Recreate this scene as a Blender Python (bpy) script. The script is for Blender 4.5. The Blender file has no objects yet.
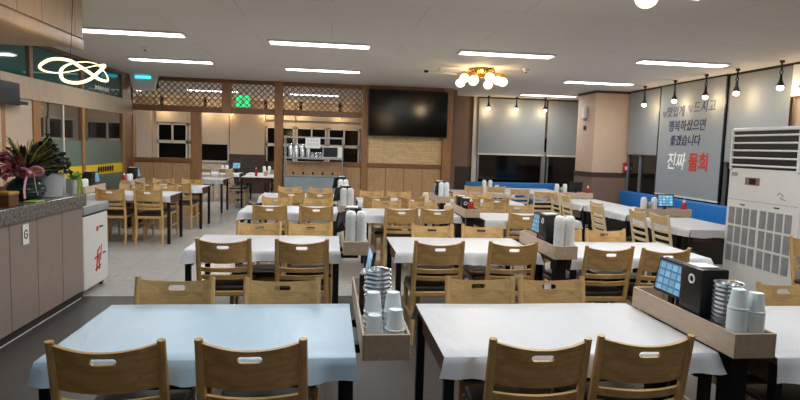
import bpy, bmesh, math, random
from mathutils import Vector, Matrix
random.seed(7)
R = math.radians
C = bpy.context.scene.collection
S = bpy.context.scene

# ------------------------------------------------------------------ camera
YAW, PITCH, ROLL, FPX, CAMZ = 0.124462, 0.088233, 0.0298800, 573.2, 1.57
fw = Vector((math.sin(YAW) * math.cos(PITCH), math.cos(YAW) * math.cos(PITCH), -math.sin(PITCH)))
rt = Vector((math.cos(YAW), -math.sin(YAW), 0)); up = rt.cross(fw)
r2 = rt * math.cos(ROLL) + up * math.sin(ROLL); u2 = up * math.cos(ROLL) - rt * math.sin(ROLL)
cd = bpy.data.cameras.new('camera'); cam = bpy.data.objects.new('camera', cd); C.objects.link(cam)
cd.sensor_width = 36; cd.lens = FPX / 800 * 36; cd.shift_y = -0.0029; cd.clip_start = 0.05; cd.clip_end = 200
m = Matrix((r2, u2, -fw)).transposed().to_4x4(); m.translation = (0, 0, CAMZ); cam.matrix_world = m
S.camera = cam

# ------------------------------------------------------------------ world, exposure
w = bpy.data.worlds.new('night'); S.world = w; w.use_nodes = True
w.node_tree.nodes['Background'].inputs[0].default_value = (0.02, 0.028, 0.05, 1)
w.node_tree.nodes['Background'].inputs[1].default_value = 0.6
S.view_settings.view_transform = 'Standard'; S.view_settings.look = 'None'
S.view_settings.exposure = 0.45; S.view_settings.gamma = 1; S.view_settings.use_curve_mapping = False
TUBE_W = 18.0       # watts of each ceiling panel lamp
TUBE_COL = (0.93, 0.98, 1.0)
COOL = (0.76, 0.90, 1.0)   # bluish tint given to the added fill lamps nearest the camera
WARM = (1.0, 0.72, 0.40)

# ------------------------------------------------------------------ materials
def srgb(h):
    v = [int(h[i:i + 2], 16) / 255 for i in (0, 2, 4)]
    return tuple(x / 12.92 if x <= .04045 else ((x + .055) / 1.055) ** 2.4 for x in v)
def base(name):
    mt = bpy.data.materials.new(name); mt.use_nodes = True
    nt = mt.node_tree; return mt, nt, nt.nodes['Principled BSDF']
def ramp(nt, fac, stops):
    r = nt.nodes.new('ShaderNodeValToRGB'); e = r.color_ramp.elements
    e[0].position, e[0].color = stops[0][0], (*stops[0][1], 1); e[1].position, e[1].color = stops[-1][0], (*stops[-1][1], 1)
    for p, c in stops[1:-1]:
        n = e.new(p); n.color = (*c, 1)
    nt.links.new(fac, r.inputs[0]); return r
def coords(nt, scale=(1, 1, 1), kind='Object'):
    tc = nt.nodes.new('ShaderNodeTexCoord'); mp = nt.nodes.new('ShaderNodeMapping')
    mp.inputs['Scale'].default_value = scale; nt.links.new(tc.outputs[kind], mp.inputs[0]); return mp.outputs[0]
def mul(c, k): return tuple(min(1, x * k) for x in c)
def plain(name, col, rough=.5, metal=0., var=.10, scale=9., bump=0., spec=.5, alpha=1., trans=0.):
    if isinstance(col, str): col = srgb(col)
    mt, nt, b = base(name)
    n = nt.nodes.new('ShaderNodeTexNoise'); n.inputs['Scale'].default_value = scale; n.inputs['Detail'].default_value = 4
    nt.links.new(coords(nt), n.inputs['Vector'])
    r = ramp(nt, n.outputs[0], [(.3, mul(col, 1 - var)), (.7, mul(col, 1 + var))])
    nt.links.new(r.outputs[0], b.inputs['Base Color'])
    b.inputs['Roughness'].default_value = rough; b.inputs['Metallic'].default_value = metal
    b.inputs['Specular IOR Level'].default_value = spec
    if bump:
        bp = nt.nodes.new('ShaderNodeBump'); bp.inputs['Strength'].default_value = bump; bp.inputs['Distance'].default_value = .01
        nt.links.new(n.outputs[0], bp.inputs['Height']); nt.links.new(bp.outputs[0], b.inputs['Normal'])
    if alpha < 1: b.inputs['Alpha'].default_value = alpha
    if trans: b.inputs['Transmission Weight'].default_value = trans
    return mt
def wood(name, dark, light, scale=(1, 1, 1), rough=.42):
    if isinstance(dark, str): dark, light = srgb(dark), srgb(light)
    mt, nt, b = base(name)
    n = nt.nodes.new('ShaderNodeTexNoise'); n.inputs['Scale'].default_value = 6; n.inputs['Detail'].default_value = 6; n.inputs['Distortion'].default_value = .6
    nt.links.new(coords(nt, scale), n.inputs['Vector'])
    r = ramp(nt, n.outputs[0], [(.3, dark), (.5, tuple((a + c) / 2 for a, c in zip(dark, light))), (.72, light)])
    nt.links.new(r.outputs[0], b.inputs['Base Color']); b.inputs['Roughness'].default_value = rough
    return mt
def emit(name, col, strength):
    if isinstance(col, str): col = srgb(col)
    mt, nt, b = base(name)
    b.inputs['Base Color'].default_value = (*mul(col, .8), 1)
    b.inputs['Emission Color'].default_value = (*col, 1); b.inputs['Emission Strength'].default_value = strength
    return mt
def tiles(name, c1, c2, mortar, sx, sy, rough, msize=.01, offset=0., bumpy=0., kind='Object', spec=.5, rot=None, dirt=.35):
    mt, nt, b = base(name)
    br = nt.nodes.new('ShaderNodeTexBrick'); br.offset = offset
    br.inputs['Color1'].default_value = (*srgb(c1), 1); br.inputs['Color2'].default_value = (*srgb(c2), 1); br.inputs['Mortar'].default_value = (*srgb(mortar), 1)
    br.inputs['Scale'].default_value = 1; br.inputs['Mortar Size'].default_value = msize
    br.inputs['Brick Width'].default_value = sx; br.inputs['Row Height'].default_value = sy
    co = coords(nt, (1, 1, 1), kind)
    if rot: co.node.inputs['Rotation'].default_value = rot
    nt.links.new(co, br.inputs['Vector'])
    n = nt.nodes.new('ShaderNodeTexNoise'); n.inputs['Scale'].default_value = 14; n.inputs['Detail'].default_value = 6
    nt.links.new(co, n.inputs['Vector'])
    mx = nt.nodes.new('ShaderNodeMix'); mx.data_type = 'RGBA'; mx.blend_type = 'MULTIPLY'; mx.inputs[0].default_value = dirt
    nt.links.new(br.outputs['Color'], mx.inputs[6])
    g = ramp(nt, n.outputs[0], [(.3, (.55, .55, .55)), (.7, (1, 1, 1))]); nt.links.new(g.outputs[0], mx.inputs[7])
    nt.links.new(mx.outputs[2], b.inputs['Base Color']); b.inputs['Roughness'].default_value = rough
    b.inputs['Specular IOR Level'].default_value = spec
    if bumpy:
        bp = nt.nodes.new('ShaderNodeBump'); bp.inputs['Strength'].default_value = bumpy; bp.inputs['Distance'].default_value = .02
        nt.links.new(br.outputs['Fac'], bp.inputs['Height']); bp.invert = True; nt.links.new(bp.outputs[0], b.inputs['Normal'])
    return mt

M = {}
M['oak'] = wood('oak', 'a78350', 'd0aa70', (1.2, 6, 6))
M['oak_post'] = wood('oak_post', 'ab8754', 'd2ad74', (8, 8, 1.2))
M['cushion'] = plain('dark_vinyl', '2b2320', .45)
M['cream'] = plain('cream_paint', 'd8c39d', .45, var=.05)
M['cream_top'] = wood('cream_wood', 'c3a274', 'd9bd8e', (2, 8, 8))
M['table_wood'] = wood('table_wood', '4a2c1c', '6e4630', (1, 5, 5), .35)
M['black'] = plain('black_steel', '17161a', .42, .3)
M['black_plastic'] = plain('black_plastic', '101116', .35)
M['cloth'] = None
M['tray'] = wood('tray_laminate', 'b09b86', 'c3ae98', (8, 1.5, 6), .5)
M['steel'] = plain('steel', 'd0d5d9', .26, .9, var=.04)
M['gold'] = plain('gold', 'c79a45', .25, 1.)
M['paper'] = plain('paper_cup', 'eaf2f5', .5, var=.03)
M['plastic_wrap'] = plain('plastic_wrap', 'e4e8e8', .25, var=.08, scale=40, bump=.5)
M['white_paper'] = plain('white_paper', 'e6e6e2', .6, var=.02)
M['ceiling'] = tiles('ceiling_board', 'ddd8d1', 'dbd6cf', 'c9c3bc', 1.8, .9, .85, .006, .5, dirt=.06)
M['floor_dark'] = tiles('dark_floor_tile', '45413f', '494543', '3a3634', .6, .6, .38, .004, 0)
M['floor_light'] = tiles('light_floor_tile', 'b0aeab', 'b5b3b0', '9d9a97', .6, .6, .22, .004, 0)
M['wall_tan'] = plain('tan_wall', 'b7a28e', .75, var=.03)
M['wall_brown'] = plain('brown_wall', '7f6656', .7, var=.05)
M['wall_cream'] = plain('cream_wall', 'd3c2ad', .75, var=.03)
M['wall_dark'] = tiles('dark_brick', '43352f', '4d3d36', '352a26', .24, .07, .7, .006, .5, .3, rot=(R(90), 0, 0))
M['blind'] = plain('grey_blind', '8d9193', .85, var=.02)
M['blind_warm'] = plain('beige_blind', 'c2b3a1', .85, var=.02)
M['post'] = wood('partition_post', '875d3a', 'a67a50', (9, 9, 1))
M['beam'] = wood('partition_beam', '6e492c', '8b6240', (1, 9, 9))
M['panelwood'] = wood('low_wall_wood', 'a9855f', 'c49f76', (7, 7, 1), .5)
M['lattice'] = wood('lattice_wood', '7d5a38', 'a27a50', (3, 3, 3))
M['stone'] = tiles('stone_facing', 'e2c290', 'eed3a6', 'd6b684', .21, .045, .8, .006, .37, .45, rot=(R(90), 0, 0))
M['glass_dark'] = plain('night_window_glass', '050608', .08, var=.0, spec=.6)
M['frame_white'] = plain('white_frame', 'cfc7ba', .5, var=.03)
M['frame_grey'] = plain('grey_frame', '8c9092', .4, .5, var=.03)
M['counter_panel'] = plain('counter_panel', '8c7d74', .45, var=.04)
M['gap'] = plain('dark_gap', '2a2422', .8)
M['granite'] = plain('granite', '6b6764', .18, var=.55, scale=38)
M['bulkhead'] = wood('bulkhead_veneer', 'a8927b', 'b7a28b', (4, 4, .6), .5)
M['white_metal'] = plain('white_metal', 'd9d8d6', .38, var=.02)
M['blue_seat'] = plain('blue_seat', '1f6fb4', .5, var=.06)
M['banner'] = plain('printed_blind', '8c9193', .85, var=.02)
M['red'] = plain('red_print', 'c43a2c', .6)
M['navy'] = plain('navy_print', '2c3056', .6)
M['purple'] = plain('purple_print', '6d5a78', .6)
M['white_print'] = plain('white_print', 'f1f1ee', .6)
M['dark_print'] = plain('dark_print', '22201f', .6)
M['yellow'] = plain('yellow_film', 'e6c31c', .5, var=.03)
M['bottle_red'] = plain('red_bottle', 'b5281f', .3)
M['grille'] = plain('grille_grey', '9a9a9c', .6)  # even grey of the grille, seams and small grey print
M['leaf'] = plain('leaf_green', '2c4a26', .45, var=.35, scale=14)
M['leaf_dark'] = plain('leaf_dark', '16251a', .7, var=.35, scale=14)
M['leaf_light'] = plain('leaf_light', '93b44c', .5, var=.25)
M['leaf_yellow'] = plain('leaf_variegated', '9c9a52', .5, var=.5, scale=20)
M['flower'] = plain('dark_pink_flower', '7d2f48', .6, var=.4, scale=20)
M['vase_green'] = plain('dark_green_glaze', '1c3835', .2, var=.2)
M['pot_grey'] = plain('pale_grey_pot', 'a7aab0', .55, var=.04)
M['ribbon'] = plain('pink_ribbon', 'd79ab5', .45, var=.08)
M['wrap'] = plain('ochre_wrap', 'a88434', .6, var=.25)
M['tube'] = emit('tube_diffuser', (1, .98, .96), 5.5)
M['bulb'] = emit('warm_bulb', (1, .80, .52), 9)
M['globe'] = emit('warm_globe', (1, .80, .48), 1.7)
M['ring'] = emit('ring_light', (1, .78, .44), 1.5)
M['exit'] = emit('exit_green', (.02, .75, .25), 1.2)
M['cyan'] = emit('cyan_lamp', (.05, .62, .85), 1.3)

def cloth_mat(name, col):
    mt, nt, b = base(name)
    n = nt.nodes.new('ShaderNodeTexNoise'); n.inputs['Scale'].default_value = 3; n.inputs['Detail'].default_value = 5; n.inputs['Distortion'].default_value = 1.2
    nt.links.new(coords(nt, (1.4, .7, 1)), n.inputs['Vector'])
    r = ramp(nt, n.outputs[0], [(.3, mul(srgb(col), .96)), (.7, mul(srgb(col), 1.03))])
    nt.links.new(r.outputs[0], b.inputs['Base Color']); b.inputs['Roughness'].default_value = .38
    bp = nt.nodes.new('ShaderNodeBump'); bp.inputs['Strength'].default_value = .35; bp.inputs['Distance'].default_value = .02
    nt.links.new(n.outputs[0], bp.inputs['Height']); nt.links.new(bp.outputs[0], b.inputs['Normal'])
    return mt
M['cloth'] = cloth_mat('white_film', 'c6c8cd')
M['cloth_cool_light'] = cloth_mat('cool_lit_film', 'a9c1d2')  # same white film with bluish light painted into its colour

def glass_mat(name, col, alpha, rough=.05):
    mt, nt, b = base(name)
    b.inputs['Base Color'].default_value = (*srgb(col), 1); b.inputs['Alpha'].default_value = alpha
    b.inputs['Roughness'].default_value = rough; b.inputs['Specular IOR Level'].default_value = .6
    return mt
M['glass_clear'] = glass_mat('clear_glass', '3c3a36', .22)
M['glass_teal'] = glass_mat('teal_glass', '2f5a58', .86)
M['glass_frost'] = glass_mat('frosted_film', '67766a', .90, .5)
def screen_mat(name, c0, c1):
    mt, nt, b = base(name)
    ck = nt.nodes.new('ShaderNodeTexBrick'); ck.offset = 0
    ck.inputs['Scale'].default_value = 1; ck.inputs['Brick Width'].default_value = .05; ck.inputs['Row Height'].default_value = .038; ck.inputs['Mortar Size'].default_value = .005
    ck.inputs['Color1'].default_value = (*srgb(c0), 1); ck.inputs['Color2'].default_value = (*srgb(c1), 1); ck.inputs['Mortar'].default_value = (*srgb('3f6f96'), 1)
    co = coords(nt); co.node.inputs['Rotation'].default_value = (R(90), 0, 0); nt.links.new(co, ck.inputs['Vector'])
    nt.links.new(ck.outputs[0], b.inputs['Emission Color']); b.inputs['Emission Strength'].default_value = .75
    b.inputs['Base Color'].default_value = (.02, .02, .02, 1); b.inputs['Roughness'].default_value = .15
    return mt
M['screen'] = screen_mat('menu_screen', '86b2cc', '6a93ae')
M['screen_bright'] = screen_mat('bright_menu_screen', 'a8dcf4', '5aa6d8')

# ------------------------------------------------------------------ mesh builder
class MB:
    def __init__(s): s.bm = bmesh.new()
    def box(s, a, b, bev=0, seg=1, rot=None, piv=None):
        t = bmesh.new(); bmesh.ops.create_cube(t, size=1)
        for v in t.verts: v.co = Vector([(a[i] + b[i]) / 2 + v.co[i] * (b[i] - a[i]) for i in range(3)])
        if bev: bmesh.ops.bevel(t, geom=list(t.edges), offset=bev, segments=seg, affect='EDGES', profile=.5)
        if rot: bmesh.ops.rotate(t, verts=t.verts, cent=piv or (0, 0, 0), matrix=rot)
        return s._in(t)
    def _in(s, t):
        me = bpy.data.meshes.new('tmp'); t.to_mesh(me); t.free(); s.bm.from_mesh(me); bpy.data.meshes.remove(me); return s
    def lathe(s, prof, at=(0, 0, 0), n=20, axis='Z', close=True):
        t = bmesh.new(); rings = []
        for r, z in prof:
            if r < 1e-6: rings.append([t.verts.new((0, 0, z))])
            else: rings.append([t.verts.new((r * math.cos(2 * math.pi * k / n), r * math.sin(2 * math.pi * k / n), z)) for k in range(n)])
        for a, b in zip(rings, rings[1:]):
            for k in range(n):
                k2 = (k + 1) % n
                if len(a) == 1 and len(b) == 1: continue
                if len(a) == 1: t.faces.new((a[0], b[k2], b[k]))
                elif len(b) == 1: t.faces.new((a[k], a[k2], b[0]))
                else: t.faces.new((a[k], a[k2], b[k2], b[k]))
        if close:
            if len(rings[0]) > 1: t.faces.new(rings[0][::-1])
            if len(rings[-1]) > 1: t.faces.new(rings[-1])
        bmesh.ops.recalc_face_normals(t, faces=t.faces)
        if axis == 'X': bmesh.ops.rotate(t, verts=t.verts, matrix=Matrix.Rotation(R(90), 3, 'Y'))
        if axis == 'Y': bmesh.ops.rotate(t, verts=t.verts, matrix=Matrix.Rotation(R(-90), 3, 'X'))
        bmesh.ops.translate(t, verts=t.verts, vec=at); return s._in(t)
    def tube(s, pts, rad, n=8, closed=False, flat=None):
        t = bmesh.new(); P = [Vector(p) for p in pts]; rings = []; N = len(P)
        ref = None
        for i in range(N):
            a = P[(i - 1) % N] if (closed or i) else P[0]; b = P[(i + 1) % N] if (closed or i < N - 1) else P[-1]
            d = (b - a).normalized()
            if ref is None: ref = Vector((0, 0, 1)) if abs(d.z) < .9 else Vector((1, 0, 0))
            x = d.cross(ref).normalized(); y = x.cross(d); ref = y
            rr = rad[i] if isinstance(rad, (list, tuple)) else rad
            rings.append([t.verts.new(P[i] + x * rr * math.cos(2 * math.pi * k / n) * (flat or 1) + y * rr * math.sin(2 * math.pi * k / n)) for k in range(n)])
        for i in range(N if closed else N - 1):
            a, b = rings[i], rings[(i + 1) % N]
            for k in range(n): t.faces.new((a[k], a[(k + 1) % n], b[(k + 1) % n], b[k]))
        if not closed: t.faces.new(rings[0][::-1]); t.faces.new(rings[-1])
        bmesh.ops.recalc_face_normals(t, faces=t.faces); return s._in(t)
    def bar(s, p, q, wx, wy):     # rectangular bar from p to q
        t = bmesh.new(); p, q = Vector(p), Vector(q); d = (q - p).normalized()
        ref = Vector((0, 1, 0)) if abs(d.y) < .9 else Vector((0, 0, 1))
        x = ref.cross(d).normalized(); y = d.cross(x)
        A = [t.verts.new(c + x * wx / 2 * i + y * wy / 2 * j) for c in (p, q) for i, j in ((-1, -1), (1, -1), (1, 1), (-1, 1))]
        for f in ((3, 2, 1, 0), (4, 5, 6, 7), (0, 1, 5, 4), (1, 2, 6, 5), (2, 3, 7, 6), (3, 0, 4, 7)): t.faces.new([A[i] for i in f])
        bmesh.ops.recalc_face_normals(t, faces=t.faces); return s._in(t)
    def prism(s, pts, d):         # planar polygon pts extruded by vector d
        t = bmesh.new(); a = [t.verts.new(p) for p in pts]; b = [t.verts.new(Vector(p) + Vector(d)) for p in pts]; n = len(pts)
        t.faces.new(a[::-1]); t.faces.new(b)
        for k in range(n): t.faces.new((a[k], a[(k + 1) % n], b[(k + 1) % n], b[k]))
        bmesh.ops.recalc_face_normals(t, faces=t.faces); return s._in(t)
    def ico(s, r, at, sub=2, sc=(1, 1, 1)):
        t = bmesh.new(); bmesh.ops.create_icosphere(t, subdivisions=sub, radius=r)
        for v in t.verts: v.co = Vector((v.co.x * sc[0], v.co.y * sc[1], v.co.z * sc[2])) + Vector(at)
        return s._in(t)
    def leaf(s, base_, tip, width, droop=.1, n=6):
        p, q = Vector(base_), Vector(tip); d = q - p; side = d.cross(Vector((0, 0, 1)))
        side = side.normalized() if side.length > 1e-5 else Vector((1, 0, 0))
        t = bmesh.new(); L = []
        for i in range(n + 1):
            u = i / n; c = p + d * u - Vector((0, 0, droop * u * u * d.length)); w_ = width * math.sin(math.pi * min(1, .12 + u * .88)) ** .8
            fold = Vector((0, 0, w_ * .35))
            L.append((t.verts.new(c - side * w_ + fold), t.verts.new(c), t.verts.new(c + side * w_ + fold)))
        for a, b in zip(L, L[1:]):
            t.faces.new((a[0], a[1], b[1], b[0])); t.faces.new((a[1], a[2], b[2], b[1]))
        return s._in(t)
    def build(s, name, mat, parent=None, smooth=True, loc=None, rotz=0, ang=35):
        me = bpy.data.meshes.new(name); s.bm.to_mesh(me); s.bm.free()
        if smooth:
            me.polygons.foreach_set('use_smooth', [True] * len(me.polygons)); me.set_sharp_from_angle(angle=R(ang))
        me.materials.append(mat if not isinstance(mat, str) else M[mat])
        o = bpy.data.objects.new(name, me); C.objects.link(o)
        if parent: o.parent = parent
        if loc: o.location = loc
        o.rotation_euler.z = rotz
        return o
def thing(name, label, cat, loc=(0, 0, 0), rz=0, group=None):
    o = bpy.data.objects.new(name, None); C.objects.link(o); o.empty_display_size = .1
    o.location = loc; o.rotation_euler.z = rz; return tag(o, label, cat, group)
def tag(o, label, cat, group=None):
    o['label'] = label; o['category'] = cat
    if group: o['group'] = group
    return o
def struct(o): o['kind'] = 'structure'; return o
def sbox(name, a, b, mat, parent=None, bev=0):
    o = MB().box(a, b, bev).build(name, mat, parent)
    return o if parent else struct(o)
def copy_tree(o, parent=None):
    c = o.copy(); C.objects.link(c)
    if parent: c.parent = parent
    for ch in KIDS.get(o.name, []): copy_tree(ch, c)
    return c
KIDS = {}
def freeze(o):
    def rec(x):
        ks = [k for k in C.objects if k.parent == x]; KIDS[x.name] = ks
        for k in ks: rec(k)
    rec(o); return o
def put(proto, used, label, loc, rz, group=None, cat=None):
    o = copy_tree(proto) if used else proto
    o.location = loc; o.rotation_euler.z = rz; o['label'] = label
    if group: o['group'] = group
    return o
def text(name, body, size, mat, parent, mw, depth=.002, bold=0., shear=0., sx=1.):
    cu = bpy.data.curves.new(name, 'FONT'); cu.body = body; cu.size = size; cu.extrude = depth; cu.offset = bold; cu.shear = shear
    cu.align_x = 'CENTER'; cu.align_y = 'CENTER'; cu.resolution_u = 3
    t = bpy.data.objects.new(name, cu); C.objects.link(t)
    me = bpy.data.meshes.new_from_object(t.evaluated_get(bpy.context.evaluated_depsgraph_get()))
    C.objects.unlink(t); bpy.data.objects.remove(t)
    me.transform(Matrix.Diagonal((sx, 1, 1, 1))); me.transform(mw)
    me.materials.clear(); me.materials.append(M[mat])
    for p_ in me.polygons: p_.material_index = 0
    o = bpy.data.objects.new(name, me); C.objects.link(o); o.parent = parent; return o

# ------------------------------------------------------------------ setting
CZ = 2.87
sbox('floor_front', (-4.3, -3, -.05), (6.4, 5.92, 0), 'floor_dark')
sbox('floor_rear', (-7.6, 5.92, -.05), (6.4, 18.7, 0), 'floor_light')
sbox('ceiling', (-7.7, -3.1, CZ), (6.5, 18.7, CZ + .1), 'ceiling')
sbox('wall_camera_side', (-4.3, -3.1, 0), (6.4, -3, CZ), 'wall_tan')
sbox('wall_left', (-4.2, -3, 0), (-4.05, 7.72, CZ), 'wall_tan')
sbox('wall_left_rear', (-7.7, 8.4, 0), (-7.6, 18.6, CZ), 'wall_cream')
sbox('wall_left_return', (-7.6, 8.3, 0), (-4.12, 8.4, CZ), 'wall_tan')

# right wall with its window band, blinds
wl = sbox('wall_right', (6.3, -3, 0), (6.45, 14.2, CZ), 'wall_tan')
sbox('trim_1', (6.24, 6.0, 2.83), (6.3, 11.5, CZ), M['wall_dark'])
wn = struct(MB().box((6.285, 7.0, .78), (6.3, 11.5, 1.75)).build('window_1', 'glass_dark'))
f = MB()
for y in (7.0, 8.42, 10.3, 10.95, 11.44): f.box((6.25, y, .78), (6.29, y + .05, 1.8))
f.box((6.25, 7, .74), (6.29, 11.5, .79)).build('window_frame', 'frame_grey', wn)
for k, (y0, y1, z0) in enumerate(((10.29, 11.45, 1.57), (7.2, 8.43, 1.50))):
    b = thing('roller_blind', ['short grey roller blind beside the pillar at the wall corner', 'grey roller blind above the air conditioner'][k], 'blind', (6.22, (y0 + y1) / 2, 2.83), group='window blinds')
    hy = (y1 - y0) / 2
    MB().box((0, -hy, z0 - 2.83), (.006, hy, 0)).build('blind_sheet', 'blind', b)
    MB().box((-.006, -hy, z0 - 2.85), (.012, hy, z0 - 2.82), .003).build('bottom_bar', 'frame_grey', b)

# printed banner blind
bn = thing('printed_roller_blind', 'tall grey roller blind printed with dark and red Korean lettering', 'banner', (6.19, 9.365, 2.84))
MB().box((0, -.895, -2.0), (.006, .895, 0)).build('blind_sheet', 'banner', bn)
MB().box((-.008, -.895, -2.02), (.014, .895, -1.99), .004).build('bottom_bar', 'frame_white', bn)
MB().box((-.004, -.925, -1.99), (.02, -.897, 0)).build('side_cord', 'black', bn)
MB().box((-.004, .897, -1.99), (.02, .925, 0)).build('side_cord', 'black', bn)
def wall_m(y, z): return Matrix.Translation((-.004, y, z)) @ Matrix.Rotation(R(-90), 4, 'Z') @ Matrix.Rotation(R(90), 4, 'X')
text('line_one', '맛있게', .21, 'navy', bn, wall_m(.40, -.50), bold=.001, shear=.12, sx=.95)
text('line_one', '드시고', .22, 'navy', bn, wall_m(-.40, -.46), bold=.001, shear=.12, sx=.95)
text('line_two', '행복하셨으면', .215, 'navy', bn, wall_m(.06, -.76), bold=.002, shear=.12, sx=.90)
text('line_three', '좋겠습니다', .20, 'navy', bn, wall_m(.08, -1.02), bold=.002, shear=.12, sx=.95)
text('shop_name', '진짜', .33, 'white_print', bn, wall_m(.30, -1.40), bold=.003, shear=.18, sx=.90)
text('shop_name', '물회', .33, 'red', bn, wall_m(-.34, -1.40), bold=.008, shear=.05, sx=.90)
def heart(y, z, s, par):
    pts = []
    for k in range(24):
        t = 2 * math.pi * k / 24
        pts.append((-.002, y + s * 16 * math.sin(t) ** 3 / 16, z + s * (13 * math.cos(t) - 5 * math.cos(2 * t) - 2 * math.cos(3 * t) - math.cos(4 * t)) / 16))
    return MB().prism(pts, (-.003, 0, 0)).build('heart_mark', 'purple', par)
heart(.73, -.52, .07, bn); heart(-.03, -.45, .075, bn)

# small white sheet at the far right of the frame
sg = thing('hanging_white_sign', 'white sheet sign with one dark brush stroke at top right edge', 'sign', (6.19, 6.80, 2.83))
MB().box((0, -.42, -.42), (.008, .36, .0)).build('sheet', 'white_paper', sg)
MB().tube([(-.004, .2, -.12), (-.004, .19, -.26), (-.004, .23, -.30), (-.004, .19, -.34), (-.004, .14, -.30), (-.004, .12, -.22)], .012, 6, flat=.3).build('brush_stroke', 'dark_print', sg)

# rear right wall and pillar
sbox('wall_rear_right', (2.62, 14.05, 0), (6.45, 14.2, CZ), 'wall_brown')
sbox('wall_rear_right_wainscot', (2.7, 14.02, 0), (3.72, 14.05, 1.13), 'wall_dark')
sbox('trim_2', (3.52, 13.98, 0), (3.64, 14.05, CZ), 'frame_white')
wb = struct(MB().box((3.7, 14.02, .5), (6.29, 14.05, 1.9)).build('window_2', 'glass_dark'))
f = MB()
for x, ww in ((3.66, .04), (5.32, .10), (5.47, .03)): f.box((x, 13.97, .5), (x + ww, 14.03, 1.55))
f.build('window_frame', 'frame_grey', wb)
for k, (x0, x1) in enumerate(((3.64, 5.36), (5.42, 6.28))):
    b = thing('roller_blind', ['wide grey roller blind on rear wall right of television', 'narrow grey roller blind on rear wall touching the pillar'][k], 'blind', ((x0 + x1) / 2, 13.93, 2.83), group='window blinds')
    hx = (x1 - x0) / 2
    MB().box((-hx, 0, -1.36), (hx, .006, 0)).build('blind_sheet', 'blind', b)
    MB().box((-hx, -.008, -1.39), (hx, .014, -1.35), .003).build('bottom_bar', 'frame_white', b)
pl = struct(MB().box((5.52, 11.55, 1.16), (6.3, 12.4, CZ)).build('wall_pillar', plain('pillar_paint', 'c8ae98', .75, var=.03)))
MB().box((5.51, 11.54, 0), (6.3, 12.41, 1.06)).build('pillar_base', M['wall_brown'], pl)
MB().box((5.50, 11.53, 1.06), (6.3, 12.42, 1.16), .005).build('pillar_band', M['wall_dark'], pl)
MB().box((5.50, 11.53, 2.82), (6.3, 12.42, CZ)).build('pillar_top_trim', M['wall_dark'], pl)

dv = thing('wall_dispenser', 'small white wall box high on the left face of the pillar', 'dispenser', (5.52, 12.0, 2.32))
MB().box((-.07, -.07, 0), (0, .07, .24), .01).build('housing', 'white_metal', dv); MB().box((-.05, -.05, -.06), (0, .05, 0), .006).build('nozzle', 'frame_grey', dv)
MB().box((-.02, -.05, -.26), (0, .05, -.17), .004).build('plate', 'gap', dv)
rbx = thing('alarm_box', 'small red box on pillar front at the corner with right wall', 'alarm', (6.24, 11.53, 1.18))
MB().box((-.05, -.07, 0), (.05, .0, .2), .006).build('housing', 'bottle_red', rbx); MB().box((-.03, -.075, .05), (.03, -.069, .12)).build('label_plate', 'white_paper', rbx)

# partition with posts, lattice band, low walls
pt = bpy.data.objects.new('wall_partition', None); C.objects.link(pt); struct(pt)
PY = 12.5
def pbox(n, a, b, mt, bev=.006): return MB().box(a, b, bev).build(n, mt, pt)
pbox('post', (-4.27, PY, 0), (-4.03, PY + .2, CZ), 'post')
pbox('post', (-2.89, PY, 0), (-2.69, PY + .16, 2.17), 'post')
pbox('post', (-2.26, PY, 2.17), (-2.07, PY + .16, 2.81), 'post')
pbox('post', (-1.17, PY - .02, 0), (-.99, PY + .16, CZ), 'post')
pbox('post', (.69, PY - .02, 0), (.82, PY + .16, CZ), 'post')
pbox('post', (2.46, PY - .06, 0), (2.66, PY + .2, CZ), 'post')
pbox('beam', (-4.03, PY + .01, 2.79), (.69, PY + .15, CZ), 'beam')
pbox('beam', (-4.03, PY + .01, 2.17), (-1.17, PY + .15, 2.29), 'beam')
pbox('beam', (-.99, PY + .01, 2.17), (.69, PY + .15, 2.29), 'beam')
pbox('beam', (.82, PY - .04, 2.80), (2.46, PY + .12, CZ), 'beam')
def lattice(x0, x1, z0, z1):
    mb = MB(); p = .125; y = PY + .08; k = -int((z1 - z0) / p) - 1
    while x0 + k * p < x1 + (z1 - z0):
        for sgn in (1, -1):
            a = x0 + k * p
            pa, pb = ((a, z0), (a + (z1 - z0), z1)) if sgn > 0 else ((a, z1), (a + (z1 - z0), z0))
            t0 = max(0, (x0 - pa[0]) / (pb[0] - pa[0])); t1 = min(1, (x1 - pa[0]) / (pb[0] - pa[0]))
            if t1 - t0 > .02:
                q = lambda t: (pa[0] + (pb[0] - pa[0]) * t, y + .012 * sgn, pa[1] + (pb[1] - pa[1]) * t)
                mb.bar(q(t0), q(t1), .020, .012)
        k += 1
    return mb.build('lattice_panel', 'lattice', pt, smooth=False)
lattice(-4.03, -2.26, 2.29, 2.79); lattice(-2.07, -1.17, 2.29, 2.79); lattice(-.99, .69, 2.29, 2.79)
def lowwall(x0, x1, z1):
    mb = MB(); n = max(2, round((x1 - x0) / .4)); s = (x1 - x0) / n
    for k in range(n): mb.box((x0 + k * s + .004, PY + .03, 0), (x0 + (k + 1) * s - .004, PY + .13, z1 - .09), .004)
    mb.build('panel_boards', 'panelwood', pt)
    MB().box((x0, PY, z1 - .09), (x1, PY + .17, z1), .006).build('cap_rail', 'beam', pt)
lowwall(-4.03, -2.89, 1.2); lowwall(-.99, .69, 1.2)
MB().box((.82, PY + .05, 1.2), (2.46, PY + .15, 2.8)).build('stone_panel', 'stone', pt)
lowwall(.82, 2.46, 1.2)
st = struct(MB().box((2.66, 12.65, 0), (2.8, 14.1, CZ)).build('wall_behind_television', 'wall_brown'))
sbox('wall_far_room_right', (2.62, 14.2, 0), (2.75, 18.6, CZ), 'wall_brown')

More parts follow.
